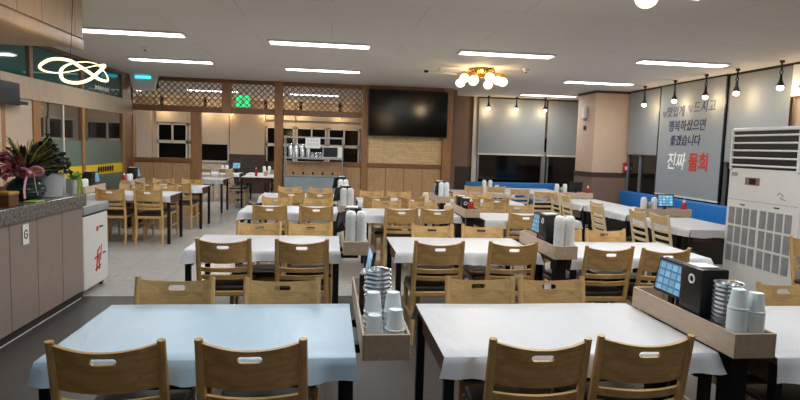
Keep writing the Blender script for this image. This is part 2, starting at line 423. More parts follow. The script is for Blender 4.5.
# television
tv = thing('television', 'large black wall television above the pale stone panel', 'television', (1.675, PY - .125, 1.79))
MB().box((-.86, -.05, 0), (.86, .04, .99), .008).build('housing', 'black_plastic', tv)
MB().box((-.845, -.054, .02), (.845, -.049, .975)).build('screen', plain('tv_screen', '060608', .14, var=0, spec=.22), tv)
MB().box((-.2, .04, .25), (.2, .17, .75)).build('wall_bracket', 'black', tv)

# far room rear wall with windows
fr = sbox('wall_far', (-7.6, 18.5, 0), (2.7, 18.65, CZ), 'wall_cream')
sbox('wall_far_wainscot', (-3.05, 18.40, 0), (2.6, 18.5, 1.0), 'wall_dark')
wi = 3
for (x0, x1) in ((-7.3, -6.1), (-5.25, -4.35), (-4.3, -3.1), (-1.98, -1.1), (-1.05, -.1), (-.05, .95), (1.0, 2.5)):
    g = struct(MB().box((x0, 18.46, .95), (x1, 18.5, 2.1)).build('window_%d' % wi, 'glass_dark')); wi += 1
    f = MB(); 
    for z in (.92, 1.48, 2.04): f.box((x0, 18.42, z), (x1, 18.47, z + (.09 if z == 1.48 else .06)))
    for x in (x0, (x0 + x1) / 2 - .02, x1 - .05): f.box((x, 18.42, 1.5), (x + .05, 18.47, 2.1))
    for x in (x0, x1 - .05): f.box((x, 18.42, .92), (x + .05, 18.47, 1.5))
    f.build('window_frame', 'frame_white', g)
far_blinds = [(-7.3, -6.1, 2.12), (-5.25, -4.35, 2.12), (-3.95, -3.1, 1.48), (-1.98, -1.1, 2.3), (-1.05, .35, 2.3), (.4, 2.5, 2.3)]
far_lab = ['beige blind on far wall of rear room at its corner', 'beige blind over white framed window in rear room', 'long beige blind drawn down beside rear room column',
           'short beige blind just past rear room column', 'beige blind seen above the steel shelf rack', 'beige blind on rear room wall behind television end']
for (x0, x1, z0), lb in zip(far_blinds, far_lab):
    b = tag(MB().box((x0, 18.37, z0), (x1, 18.385, CZ - .02)).build('roller_blind', 'blind_warm'), lb, 'blind', 'rear room blinds')
cl2 = struct(MB().box((-6.0, 18.3, 0), (-5.38, 18.5, CZ)).build('wall_column_corner', M['blind_warm']))
cl = struct(MB().box((-3.05, 18.2, 1.2), (-2.0, 18.5, CZ)).build('wall_column', plain('tan_column', 'c0a78d', .7, var=.03))); MB().box((-3.06, 18.19, 0), (-1.99, 18.5, 1.2)).build('column_base', 'wall_dark', cl)
# left room wall windows (seen through the glass screen)
for y0, y1 in ((9.0, 10.6), (10.8, 12.4), (12.6, 14.4), (14.6, 16.4), (16.6, 18.2)):
    g = struct(MB().box((-7.6, y0, .95), (-7.56, y1, 2.1)).build('window_%d' % wi, 'glass_dark')); wi += 1
    f = MB()
    for z in (.92, 1.48, 2.06): f.box((-7.57, y0, z), (-7.52, y1, z + .07))
    for y in (y0, (y0 + y1) / 2, y1 - .05): f.box((-7.57, y, .92), (-7.52, y + .05, 2.1))
    f.build('window_frame', 'frame_white', g)
for k, (y0, y1) in enumerate(((12.5, 14.45), (14.55, 16.45), (16.55, 18.25))):
    tag(MB().box((-7.5, y0, 2.12), (-7.49, y1, CZ - .02)).build('roller_blind', 'blind_warm'), ['beige blind behind the clear glass by the wooden mullion', 'beige blind seen through the middle of the glass screen', 'beige blind seen through glass close to far corner'][k], 'blind', 'side room blinds')

# glass screen wall, X = -4.05
gs = bpy.data.objects.new('wall_glass_screen', None); C.objects.link(gs); struct(gs)
GX = -4.05
def gbox(n, a, b, mt, bev=.004): return MB().box(a, b, bev).build(n, mt, gs)
for y in (7.72, 8.52, 10.1, 11.98):
    gbox('mullion', (GX - .07, y, 0), (GX, y + (.2 if y == 8.52 else .1), 2.36 if y < 11 else CZ), 'post')
for y in (8.45, 10.1): gbox('mullion', (GX - .06, y, 2.36), (GX, y + .09, CZ), 'beam')
gbox('header_beam', (GX - .08, 7.72, 2.06), (GX + .01, 12.5, 2.36), 'bulkhead')
gbox('top_rail', (GX - .08, 7.72, 2.82), (GX + .01, 12.5, CZ), 'beam')
gbox('end_panel', (GX - .06, 12.08, 0), (GX, 12.5, CZ), 'beam')
for y0, y1 in ((7.8, 8.45), (8.54, 10.1), (10.19, 11.98)):
    gbox('transom_pane', (GX - .04, y0, 2.36), (GX - .03, y1, 2.82), 'glass_teal', 0)
for y0, y1 in ((8.72, 10.1), (10.2, 11.98)):
    gbox('glass_pane', (GX - .04, y0, 1.52), (GX - .03, y1, 2.06), 'glass_clear', 0)
    gbox('frosted_pane', (GX - .04, y0, .0), (GX - .03, y1, 1.52), 'glass_frost', 0)
    gbox('yellow_film', (GX - .028, max(9.2, y0), .92), (GX - .024, y1, 1.10), 'yellow', 0)
gbox('glass_stile', (GX - .05, 9.45, 0), (GX - .02, 9.49, 2.06), 'frame_white')
mk = MB()
for k in range(7): mk.box((GX - .022, 10.75 + k * .11, .97), (GX - .018, 10.83 + k * .11, 1.05)); mk.box((GX - .022, 10.78 + k * .11, .945), (GX - .018, 10.80 + k * .11, 1.07))
mk.build('film_lettering', 'dark_print', gs)
mk = MB()
for k in range(6): mk.box((GX - .026, 10.7 + k * .11, 2.43), (GX - .022, 10.78 + k * .11, 2.48)); mk.box((GX - .026, 10.72 + k * .11, 2.41), (GX - .022, 10.735 + k * .11, 2.50))
mk.build('transom_lettering', 'white_print', gs)
gbox('solid_panel', (GX - .06, 7.82, 0), (GX - .02, 8.52, 2.06), 'wall_tan')

# bulkhead above the counter
bh = bpy.data.objects.new('ceiling_bulkhead', None); C.objects.link(bh); struct(bh)
for y0, y1 in ((-1.2, .3), (.3, 1.8), (1.8, 3.3), (3.3, 4.76), (4.76, 5.14), (5.14, 5.76), (5.76, 5.93)):
    MB().box((-2.42, y0 + .004, 2.51), (-2.36, y1 - .004, CZ), .003).build('face_panel', 'bulkhead', bh)
MB().box((-4.05, -1.2, 2.42), (-2.42, 5.92, CZ - .001)).build('soffit', 'bulkhead', bh)
MB().box((-2.44, -1.2, 2.40), (-2.352, 5.94, 2.505), .018, 3).build('curved_lip', 'bulkhead', bh)

# ------------------------------------------------------------------ counter
ct = thing('service_counter', 'long service counter with grey panels under a speckled granite top', 'counter', (-2.36, 5.85, 0))
ys = [-5.2, -4.4, -3.6, -2.8, -2.05, -1.29, -.88, -.44, 0]
for a, b in zip(ys, ys[1:]):
    MB().box((-.05, a + .004, .08), (0, b - .004, .91), .004).build('front_panel', 'counter_panel', ct)
MB().box((-.6, -5.2, .0), (-.06, -.005, .91)).build('carcass', 'counter_panel', ct)
MB().box((-.05, -5.2, 0), (-.03, -.01, .08)).build('kick_plate', 'gap', ct)
MB().box((-.03, -5.2, 0), (-.026, -.01, .006)).build('floor_strip', 'white_metal', ct)
MB().box((-.68, -5.22, .91), (.03, .02, 1.03), .006).build('granite_top', 'granite', ct)
cardp = thing('small_white_card', 'small white card with a black mark on counter panel', 'card', (-2.355, 4.78, .72))
MB().box((0, -.045, 0), (.003, .045, .16)).build('card', 'white_paper', cardp)
MB().tube([(.004, .02, .1), (.004, 0, .115), (.004, -.022, .1), (.004, -.022, .06), (.004, 0, .045), (.004, .02, .06), (.004, .02, .08), (.004, 0, .08)], .006, 6, flat=.4).build('printed_mark', 'dark_print', cardp)

# wall monitor behind the counter
mo = thing('wall_monitor', 'small black monitor on a bracket arm behind the counter', 'monitor', (-4.02, 7.72, 1.95))
MB().box((.06, -.3, 0), (.1, .2, .28), .006).build('housing', 'black_plastic', mo)
MB().box((-.03, .2, .02), (.09, .42, .06), .004).build('bracket_arm', 'black', mo)

# freezer cabinet
fz = thing('white_freezer', 'white chest freezer with red brush logo at end of counter', 'freezer', (-2.36, 6.17, 0))
MB().box((-.5, -.31, .06), (0, .31, .80), .02, 3).build('body', 'white_metal', fz)
MB().box((-.51, -.32, .815), (.012, .32, .90), .012, 2).build('lid', plain('grey_lid', '9a9da1', .35), fz)
MB().box((-.49, -.30, .795), (-.006, .30, .82)).build('gasket', 'gap', fz)
for sx in (-.43, -.06):
    for sy in (-.26, .26):
        c = MB().lathe([(.012, -.012), (.03, -.012), (.03, .012), (.012, .012)], (sx, sy, .03), 14, 'X').build('caster', 'black', fz)
lg = MB()
lg.lathe([(0, 0), (.028, 0), (.028, .003), (0, .003)], (.001, .02, .64), 14, 'X')
for (y0, z0, y1, z1, r) in ((-.02, .20, .03, .42, .028), (.06, .21, .05, .36, .024), (-.06, .34, .1, .37, .02), (.09, .3, .12, .46, .016), (-.04, .22, .09, .25, .02), (.02, .40, .08, .44, .02)):
    lg.tube([(.004, -y0, z0), (.004, -(y0 + y1) / 2 + .01, (z0 + z1) / 2), (.004, -y1, z1)], [r * .6, r, r * .5], 6, flat=.12) if 0 else lg.bar((.002, y0, z0), (.002, y1, z1), .004, r)
lg.build('red_logo', 'red', fz)
lt = MB()
for k in range(4): lt.box((.001, .07 + k * .026, .642), (.003, .088 + k * .026, .662)); lt.box((.001, .15 + k * .024, .355), (.003, .165 + k * .024, .372))
lt.build('small_lettering', 'dark_print', fz)

# ------------------------------------------------------------------ counter decorations
def leaves(mb, n, c, h, spread, wd, droop=.5, up_=.5):
    for k in range(n):
        a = random.uniform(0, 2 * math.pi); el = random.uniform(up_, 1); L = h * random.uniform(.65, 1.1)
        tip = (c[0] + math.cos(a) * spread * random.uniform(.4, 1), c[1] + math.sin(a) * spread * random.uniform(.4, 1), c[2] + L * el)
        mb.leaf((c[0] + random.uniform(-.02, .02), c[1] + random.uniform(-.02, .02), c[2]), tip, wd, droop)
    return mb
va = thing('orchid_vase', 'dark green quilted vase with spiky plant, ochre wrap and pink ribbon', 'plant', (-2.55, 5.19, 1.03))
prof = []
for k in range(15):
    u = k / 14; r = .075 + .085 * math.sin(math.pi * min(1, u * 1.02)) ** .8 - .01 * u
    prof.append((r + (.006 if k % 2 else 0), u * .19))
MB().lathe(prof, n=26).build('vase', 'vase_green', va, ang=20)
MB().lathe([(.05, .18), (.075, .2), (.115, .245), (.10, .26), (.125, .275), (.06, .25)], n=14).build('wrap', 'wrap', va)
leaves(MB(), 110, (0, 0, .20), .56, .36, .008, .30, .2).build('spiky_leaves', 'leaf_yellow', va)
leaves(MB(), 60, (0, .0, .20), .48, .30, .020, .3, .4).build('dark_leaves', 'leaf_dark', va)
rb = MB()
for a, L in ((-.02, .19), (.03, .16)):
    rb.tube([(.10 + a, -.115, .235), (.105 + a * 1.4, -.150, .17), (.11 + a * 1.8, -.165, .10), (.115 + a * 2, -.16, .215 - L)], [.014, .016, .017, .016], 8, flat=.25)
for a in (-1, 1):
    rb.tube([(.105 + .055 * math.cos(t * .6283) * .9 + a * .052, -.135 - .012 * math.sin(t * .6283), .245 + a * .008 + .034 * math.sin(t * .6283)) for t in range(10)], .014, 6, True, flat=.6)
rb.ico(.02, (.105, -.15, .24)).build('pink_ribbon', 'ribbon', va)
po = thing('planter_pot', 'pale grey cylinder pot holding a dense dark green plant', 'plant', (-2.50, 5.49, 1.03))
MB().lathe([(.098, 0), (.11, .005), (.128, .215), (.118, .215), (.1, .19), (0, .19)], n=28).build('pot', 'pot_grey', po)
lf = MB()
for k in range(420):
    a = random.uniform(0, 6.28); r = random.uniform(0, .17); z = .22 + random.uniform(0, .33) * (1 - r / .26)
    c = (r * math.cos(a), r * math.sin(a), z); lf.leaf(c, (c[0] + random.uniform(-.06, .06), c[1] + random.uniform(-.06, .06), c[2] + random.uniform(-.02, .06)), .028, .3, 3)
lf.build('foliage', 'leaf_dark', po); MB().tube([(0, 0, .15), (.01, 0, .3), (-.01, .02, .38)], .008).build('stem', 'table_wood', po)
sp = thing('ribboned_plant', 'small light green plant with long pale ribbons beside grey pot', 'plant', (-2.385, 5.755, 1.03))
MB().lathe([(.03, 0), (.035, .01), (.03, .14), (0, .14)], n=16).build('slim_holder', 'white_metal', sp)
leaves(MB(), 26, (0, 0, .14), .13, .09, .02, .3, .5).build('foliage', 'leaf_light', sp)
rb = MB()
for a in (-.02, .025): rb.tube([(.03, a, .17), (.045, a * 1.3, .1), (.04, a * 1.6, .03), (.05, a * 2, .003)], .012, 6, flat=.3)
rb.build('pale_ribbon', 'leaf_light', sp)
fl = thing('purple_flower_pot', 'dark pink leafy plant in brown pot at left end of counter view', 'plant', (-2.62, 4.86, 1.03))
MB().lathe([(.06, 0), (.07, .01), (.085, .13), (.07, .13), (0, .12)], n=20).build('pot', 'table_wood', fl)
lf = MB()
for k in range(220):
    a = random.uniform(0, 6.28); r = random.uniform(0, .22); z = .2 + random.uniform(0, .36) * (1 - r / .3)
    c = (r * math.cos(a), r * math.sin(a), z); lf.leaf(c, (c[0] + random.uniform(-.06, .06), c[1] + random.uniform(-.06, .06), c[2] + random.uniform(-.01, .05)), .026, .3, 3)
lf.build('foliage', 'flower', fl); MB().tube([(0, 0, .1), (.01, 0, .28)], .01).build('stem', 'table_wood', fl)
gc = thing('green_leaflet', 'small pale green leaflet lying at foot of quilted vase', 'leaflet', (-2.40, 5.02, 1.031))
MB().box((-.05, -.07, 0), (.05, .07, .012), .003).build('leaflet', 'leaf_light', gc)
bg = thing('brown_gift_box', 'small brown patterned box on the counter left of the vase', 'box', (-2.43, 4.66, 1.03))
MB().box((-.06, -.07, 0), (.06, .07, .11), .006).build('box', 'table_wood', bg); MB().box((-.063, -.073, .09), (.063, .073, .115), .004).build('lid', 'wrap', bg)
wbx = thing('white_box', 'plain pale box standing behind the quilted vase', 'box', (-2.86, 5.06, 1.03))
MB().box((-.06, -.12, 0), (.06, .12, .16), .006).build('box', 'pot_grey', wbx); MB().box((-.062, -.122, .14), (.062, .122, .165), .004).build('lid', 'white_paper', wbx)

# ------------------------------------------------------------------ chairs
def bow(x, hw, b): return -b * (1 - (x / hw) ** 2)
def curved_panel(hw, z0, z1, yof, bowd, thick, dip=0., hole=None, low=0.):
    """slat or back panel curved in plan; z as fn of x at the top edge; optional slot hole (half width, half height, z)"""
    xs = sorted(set([round(-hw + 2 * hw * i / 20, 5) for i in range(21)] + ([round(hole[0] * k, 5) for k in (-1, -.97, -.9, -.78, -.5, 0, .5, .78, .9, .97, 1)] if hole else [])))
    bm = bmesh.new(); cols = []
    for x in xs:
        zt = z1 - dip * (1 - (x / hw) ** 2); zb = z0 - low * (1 - (x / hw) ** 2)
        if hole:
            rr = hole[1]; ax = abs(x) - (hole[0] - rr)
            hh = 0 if abs(x) >= hole[0] - 1e-6 else (rr if ax <= 0 else math.sqrt(max(0, rr * rr - ax * ax)))
            zs = [zb, hole[2] - hh, hole[2] + hh, zt]
        else: zs = [zb, zt]
        cols.append([Vector((x, yof(z) + bow(x, hw, bowd), z)) for z in zs])
    V = {}
    def vert(p):
        k = tuple(round(c, 5) for c in p)
        if k not in V: V[k] = bm.verts.new(p)
        return V[k]
    for a, b in zip(cols, cols[1:]):
        pairs = [(0, 1), (2, 3)] if hole else [(0, 1)]
        for i, j in pairs: bm.faces.new([vert(a[i]), vert(b[i]), vert(b[j]), vert(a[j])])
    bmesh.ops.recalc_face_normals(bm, faces=bm.faces)
    bmesh.ops.solidify(bm, geom=list(bm.faces), thickness=thick)
    bmesh.ops.recalc_face_normals(bm, faces=bm.faces)
    mb = MB(); mb.bm.free(); mb.bm = bm; return mb
def lean(z): return -.185 - max(0, z - .42) * .19      # y of the back posts at height z
def oak_chair():
    t = thing('dining_chair', 'x', 'chair')
    hw = .20
    curved_panel(hw - .022, .665, .838, lambda z: lean(z) - .004, .044, .013, .020, (.045, .0135, .785), .006).build('backrest', 'oak', t)
    for z in (.605, .545): curved_panel(hw - .022, z - .016, z + .016, lambda z: lean(z), .042, .014).build('back_rail', 'oak', t)
    for s in (-1, 1):
        MB().tube([(s * (hw - .008), -.215, 0), (s * (hw - .012), -.188, .25), (s * (hw - .013), -.185, .42), (s * (hw - .013), lean(.6), .6), (s * (hw - .012), lean(.85), .853)], [.015, .019, .02, .019, .016], 8, flat=.8).build('back_post', 'oak_post', t)
        MB().tube([(s * .185, .185, 0), (s * .182, .178, .43)], [.015, .021], 8).build('front_leg', 'oak_post', t)
        MB().box((s * .186 - .008, -.19, .2), (s * .186 + .008, .18, .225), .003).build('side_stretcher', 'oak_post', t)
    MB().box((-.19, -.2, .39), (.19, .2, .43), .006).build('seat_frame', 'oak', t)
    MB().box((-.195, -.185, .43), (.195, .205, .47), .017, 3).build('seat', 'cushion', t)
    return freeze(t)
def ladder_chair():
    t = thing('ladder_back_chair', 'x', 'chair'); hw = .17
    curved_panel(hw - .015, .765, .875, lambda z: lean(z), .02, .014, .008).build('top_rail', 'cream_top', t)
    for z in (.69, .61, .53): curved_panel(hw - .015, z - .016, z + .016, lambda z: lean(z), .02, .012).build('back_slat', 'cream', t)
    for s in (-1, 1):
        MB().tube([(s * hw, -.205, 0), (s * hw, -.185, .42), (s * hw, lean(.88), .885)], [.015, .018, .016], 8).build('back_post', 'cream', t)
        MB().tube([(s * .165, .175, 0), (s * .165, .17, .43)], [.014, .018], 8).build('front_leg', 'cream', t)
        MB().box((s * .165 - .008, -.19, .2), (s * .165 + .008, .17, .225), .003).build('side_stretcher', 'cream', t)
    MB().box((-.175, -.195, .39), (.175, .19, .43), .006).build('seat_frame', 'cream', t)
    MB().box((-.178, -.18, .43), (.178, .195, .462), .014, 3).build('seat', 'cushion', t)
    return freeze(t)
OAK = oak_chair(); LAD = ladder_chair(); used = {'o': False, 'l': False, 't': False}
def chair(kind, x, y, rz, label):
    k = 'o' if kind == 'oak' else 'l'
    o = put(OAK if k == 'o' else LAD, used[k], label, (x, y, 0), rz + random.uniform(-.03, .03), 'oak slot-back dining chairs' if k == 'o' else 'cream ladder-back chairs')
    used[k] = True; return o

# ------------------------------------------------------------------ tables and cloths
TW, TD, TH = 1.18, .76, .735
def make_table():
    t = thing('dining_table', 'x', 'table')
    MB().box((-TW / 2, -TD / 2, TH - .03), (TW / 2, TD / 2, TH), .004).build('tabletop', 'table_wood', t)
    for s in (-1, 1):
        MB().box((s * (TW / 2 - .035) - .01, -TD / 2 + .06, TH - .13), (s * (TW / 2 - .035) + .01, TD / 2 - .06, TH - .03)).build('apron', 'table_wood', t)
        MB().box((-TW / 2 + .06, s * (TD / 2 - .035) - .01, TH - .09), (TW / 2 - .06, s * (TD / 2 - .035) + .01, TH - .03)).build('apron', 'table_wood', t)
        for q in (-1, 1):
            MB().box((s * (TW / 2 - .025) - .021, q * (TD / 2 - .025) - .021, 0), (s * (TW / 2 - .025) + .021, q * (TD / 2 - .025) + .021, TH - .03), .004).build('leg', 'black', t)
    return freeze(t)
TAB = make_table()
def cloth(x, y, rz, label, mat='cloth', seed=0, ends=False):
    rnd = random.Random(seed); bm = bmesh.new(); nx = 40; hx = TW / 2 + .004; hy = TD / 2 + .004; Z = .002
    ph = [rnd.uniform(0, 6.28) for _ in range(8)]
    rows = []
    def drop(side, lvl):
        r = []
        for i in range(nx + 1):
            u = i / nx; xx = -hx + 2 * hx * u
            edge = abs(u - .5) * 2
            wv = .012 * math.sin(u * 17 + ph[0] + side) + .010 * math.sin(u * 47 + ph[1]) + .012 * edge ** 4
            d = (0, .03, .062, .085)[lvl] * (1 + .10 * math.sin(u * 6 + ph[2] + side))
            r.append(bm.verts.new((xx * (1 + .012 * lvl * edge ** 6), side * (hy + (.004, .009, .012, .014)[lvl] + abs(wv) * lvl / 2), Z - .001 - d)))
        return r
    for lvl in (3, 2, 1, 0): rows.append(drop(-1, lvl))
    for j in range(9):
        v = j / 8; yy = -hy + 2 * hy * v
        rows.append([bm.verts.new((-hx + 2 * hx * i / nx, yy, Z + .0016 * (1 + math.sin(i / nx * 9 + v * 7 + ph[3]) * math.sin(v * 9 + ph[4])))) for i in range(nx + 1)])
    for lvl in (0, 1, 2, 3): rows.append(drop(1, lvl))
    if ends:
        for sd in (-1, 1):
            er = [[bm.verts.new((sd * (hx + .001 + .001 * lv), -hy + 2 * hy * j / 16, Z - .001 - (0, .03, .062, .085)[lv] * (1 + .08 * math.sin(j + ph[5])))) for j in range(17)] for lv in range(4)]
            for a, b in zip(er, er[1:]):
                for j in range(16): bm.faces.new((a[j], a[j + 1], b[j + 1], b[j]))
    for a, b in zip(rows, rows[1:]):
        for i in range(nx): bm.faces.new((a[i], a[i + 1], b[i + 1], b[i]))
    bmesh.ops.recalc_face_normals(bm, faces=bm.faces)
    bmesh.ops.solidify(bm, geom=list(bm.faces), thickness=.0012)
    bmesh.ops.recalc_face_normals(bm, faces=bm.faces)
    mb = MB(); mb.bm.free(); mb.bm = bm
    o = mb.build('tablecloth', mat, loc=(x, y, TH), rotz=rz, ang=60)
    return tag(o, label, 'tablecloth', 'white plastic tablecloths')
tn = [0]
def table(x, y, rz, where, mat='cloth', ends=False):
    o = put(TAB, used['t'], 'dark wood table with black legs, ' + where, (x, y, 0), rz, 'dark dining tables'); used['t'] = True; tn[0] += 1
    cloth(x, y, rz, ('bluish-light-painted white' if mat == 'cloth_cool_light' else 'white') + ' plastic cloth covering table, ' + where, mat, tn[0], ends)

ROWN = {1: 'front row', 2: 'second row', 3: 'third row', 4: 'fourth row'}
BANK = {'A': 'counter-side bank', 'B': 'middle bank', 'C': 'air-conditioner-side bank'}
# bank, row: table centre, near chair backs (x, ytop), far chair backs
LAY = {
 ('A', 1): ((-.475, 2.585), [(-.78, 2.12), (-.265, 2.10)], [(-.795, 3.10), (-.235, 3.09)]),
 ('B', 1): ((1.065, 2.575), [(.83, 2.06), (1.275, 2.10)], [(.862, 3.13), (1.288, 3.12)]),
 ('C', 1): ((2.465, 2.50), [(2.21, 2.02), (2.72, 2.02)], [(2.19, 3.05), (2.68, 3.0)]),
 ('A', 2): ((-.495, 4.86), [(-.78, 4.40), (-.195, 4.36)], [(-.62, 5.36), (-.135, 5.35)]),
 ('B', 2): ((1.13, 4.83), [(.86, 4.38), (1.46, 4.35)], [(.98, 5.33), (1.50, 5.31)]),
 ('C', 2): ((2.515, 4.66), [(2.15, 4.20), (2.61, 4.10)], [(2.20, 5.18), (2.63, 5.14)]),
 ('A', 3): ((-.475, 7.38), [(-.69, 6.97), (-.11, 6.94)], [(-.70, 7.97), (-.12, 7.90)]),
 ('B', 3): ((1.03, 7.25), [(.87, 6.82), (1.305, 6.77)], [(.79, 7.80), (1.28, 7.76)]),
 ('C', 3): ((2.43, 6.92), [(2.29, 6.46)], [(2.10, 7.80), (2.55, 7.48)]),
 ('A', 4): ((-.475, 9.40), [(-.57, 8.97), (-.14, 8.92)], [(-.66, 9.95), (-.12, 9.90)]),
 ('B', 4): ((1.03, 8.88), [(.70, 8.42), (1.22, 8.38)], [(.62, 9.42), (1.15, 9.40)]),
 ('C', 4): ((2.43, 8.95), [(2.05, 8.48), (2.54, 8.48)], [(2.02, 9.45), (2.54, 9.45)]),
}
YT = .27
for (bk, rw), ((tx, ty), near, far) in LAY.items():
    table(tx, ty, 0, '%s, %s' % (ROWN[rw], BANK[bk]), 'cloth_cool_light' if (bk, rw) == ('A', 1) else 'cloth')
    s0, s1 = {'A': ('counter-end', 'tray-end'), 'B': ('aisle-end', 'tray-end'), 'C': ('tray-end', 'window-end')}[bk]
    cx_ = lambda x: max(tx - .335, min(tx + .335, x))
    near = [(cx_(x), min(y, ty - .38 - .112)) for x, y in near]; far = [(cx_(x), max(y, ty + .38 + .112)) for x, y in far]
    for i, (x, y) in enumerate(near):
        sd = (s0, s1)[i] if len(near) > 1 else 'single'
        chair('oak', x, y + YT, 0, 'oak slot-back chair, back to camera, %s seat, %s of %s' % (sd, ROWN[rw], BANK[bk]))
    for i, (x, y) in enumerate(far):
        chair('oak', x, y - YT, math.pi, 'oak slot-back chair facing camera, %s seat, %s of %s' % ((s0, s1)[i], ROWN[rw], BANK[bk]))

# ------------------------------------------------------------------ tray boxes and what stands in them
TZ0, TZ1 = .745, .848
def tray(o, L, W, rz, ctx, stand):
    t = thing('condiment_tray', 'open tan tray box, ' + ctx, 'tray box', (o[0], o[1], 0), rz, 'tray boxes between tables')
    k = .010
    mb = MB().box((0, 0, TZ0), (W, L, TZ0 + k)).box((0, 0, TZ0 + k), (k, L, TZ1), .002).box((W - k, 0, TZ0 + k), (W, L, TZ1), .002)
    mb.box((k, 0, TZ0 + k), (W - k, k, TZ1), .002).box((k, L - k, TZ0 + k), (W - k, L, TZ1), .002).build('box_body', 'tray', t)
    if stand == 'post':
        MB().box((W / 2 - .04, .08, .02), (W / 2 + .04, .16, TZ0)).build('post', 'black', t); MB().box((W / 2 - .04, L - .16, .02), (W / 2 + .04, L - .08, TZ0)).build('post', 'black', t)
        MB().box((W / 2 - .08, .02, 0), (W / 2 + .08, .22, .02), .004).build('foot_plate', 'black', t); MB().box((W / 2 - .08, L - .22, 0), (W / 2 + .08, L - .02, .02), .004).build('foot_plate', 'black', t)
    else:
        for y in (.32, L - .3): MB().box((-.03, y, TZ0 - .085), (W * .7, y + .05, TZ0 - .047)).box((.02, y, TZ0 - .047), (W * .7, y + .05, TZ0 - .001)).build('bracket', 'black', t)
    return t
def at(o, rz, x, y): c, s = math.cos(rz), math.sin(rz); return (o[0] + c * x - s * y, o[1] + s * x + c * y)
P = {}
def proto(key, maker):
    if key not in P: P[key] = [freeze(maker()), False]
    return P[key]
def place(key, maker, label, loc, rz, group):
    p = proto(key, maker); o = put(p[0], p[1], label, loc, rz, group); p[1] = True; return o
def mk_tablet(bright=False, reach=0.):
    t = thing('order_tablet', 'x', 'tablet')           # screen faces -Y
    rot = Matrix.Rotation(R(-10), 3, 'X'); q = reach
    hs = MB().box((-.125, -.006 - q, .11), (.125, .010 - q, .285), .005, rot=rot).build('housing', 'black_plastic', t)
    MB().box((-.108, -.0075 - q, .124), (.108, -.005 - q, .271), rot=rot).build('screen', 'screen_bright' if bright else 'screen', hs)
    MB().box((-.05, -.015, 0), (.05, .048, .012), .003).bar((0, .04, .01), (0, .045 - q, .2), .04, .012).build('stand', 'black', t)
    return t
def mk_printer_tall():
    t = thing('receipt_printer', 'x', 'printer')
    hs = MB().box((-.08, -.06, 0), (.08, .075, .30), .008, 2).build('housing', 'black_plastic', t)
    ring = [(.019 * math.cos(a * .5236) + .01, -.061, .245 + .019 * math.sin(a * .5236)) for a in range(12)]
    MB().tube(ring, .005, 6, True).build('logo_ring', 'white_print', hs)
    MB().box((-.06, -.045, .3), (.04, .05, .306), .002).build('paper_slip', 'white_paper', t)
    MB().box((-.055, -.0615, .12), (.055, -.06, .15)).build('paper_slot', 'gap', hs)
    return t
def mk_bowl():
    o = MB().lathe([(0, .003), (.03, .002), (.031, 0), (.034, .001), (.05, .02), (.058, .045), (.061, .047), (.061, .049), (.057, .0475), (.049, .022), (.03, .005), (0, .005)], n=28, close=False).build('steel_bowl', 'steel')
    return tag(o, 'x', 'bowl')
def bowls(x, y, n, ctx):
    for k in range(n): place('bowl', mk_bowl, 'steel bowl in tall nested stack, ' + ctx, (x, y, ZB + k * .0195), 0, 'nested steel bowls, ' + ctx)
def mk_printer():
    t = thing('receipt_printer', 'x', 'printer')       # front faces -Y
    hs = MB().box((-.062, -.06, 0), (.062, .065, .20), .008, 2).build('housing', 'black_plastic', t)
    ring = [(.019 * math.cos(a * .5236) - .02, -.061, .135 + .019 * math.sin(a * .5236)) for a in range(12)]
    MB().tube(ring, .005, 6, True).build('logo_ring', 'white_print', hs)
    MB().box((-.045, -.04, .2), (.045, .05, .206), .002).build('paper_slip', 'white_paper', t)
    MB().box((-.055, -.0615, .05), (.055, -.06, .075)).build('paper_slot', 'gap', hs)
    return t
def mk_sleeve(h):
    def f():
        t = thing('paper_cup_sleeve', 'x', 'cup sleeve')
        pr = [(.034, 0), (.041, .004)]
        for k in range(1, 12): pr.append((.0405 + (.0008 if k % 2 else -.0012), .004 + (h - .05) * k / 12))
        MB().lathe(pr + [(.04, h - .045)], n=20).build('wrapped_stack', 'plastic_wrap', t)
        MB().lathe([(.04, h - .045), (.039, h - .024), (.030, h - .006), (.014, h), (0, h)], n=20).build('gathered_top', 'plastic_wrap', t)
        return t
    return f
def mk_column(h):
    def f():
        t = thing('paper_cup_sleeve', 'x', 'cup sleeve')
        pr = [(.034, 0), (.041, .003), (.0405, .010)]
        for k in range(1, 9): pr.append((.0395 - .001 * k / 8 + (.0007 if k % 2 else 0), .010 + (h - .012) * k / 8))
        MB().lathe(pr + [(.0, h)], n=22).build('wrapped_stack', 'paper', t)
        return t
    return f
def mk_cup():
    o = MB().lathe([(.0385, 0), (.040, .003), (.0385, .006), (.037, .006), (.027, .082), (.0255, .080), (.0, .078)], n=24, close=False).build('paper_cup', 'paper')
    return tag(o, 'x', 'cup')
def mk_steel():
    o = MB().lathe([(0, .004), (.024, .003), (.025, 0), (.027, .003), (.0345, .068), (.0365, .071), (.0365, .073), (.0335, .072), (.0258, .007), (0, .007)], n=22, close=False).build('steel_cup', 'steel')
    return tag(o, 'x', 'cup')
def mk_bottle():
    t = thing('sauce_bottle', 'x', 'bottle')
    MB().lathe([(0, 0), (.03, 0), (.034, .006), (.034, .15), (.022, .18), (0, .18)], n=18).build('body', 'bottle_red', t)
    MB().lathe([(.018, .178), (.018, .195), (.009, .20), (.005, .225), (0, .225)], n=14).build('cap', 'white_paper', t)
    return t
def mk_caddy():
    t = thing('napkin_holder', 'x', 'napkin holder')
    MB().box((-.05, -.035, 0), (.05, .035, .11), .006).build('holder', 'cream', t)
    MB().box((-.035, -.02, .11), (.035, .02, .135), .004).build('napkins', 'white_paper', t)
    return t
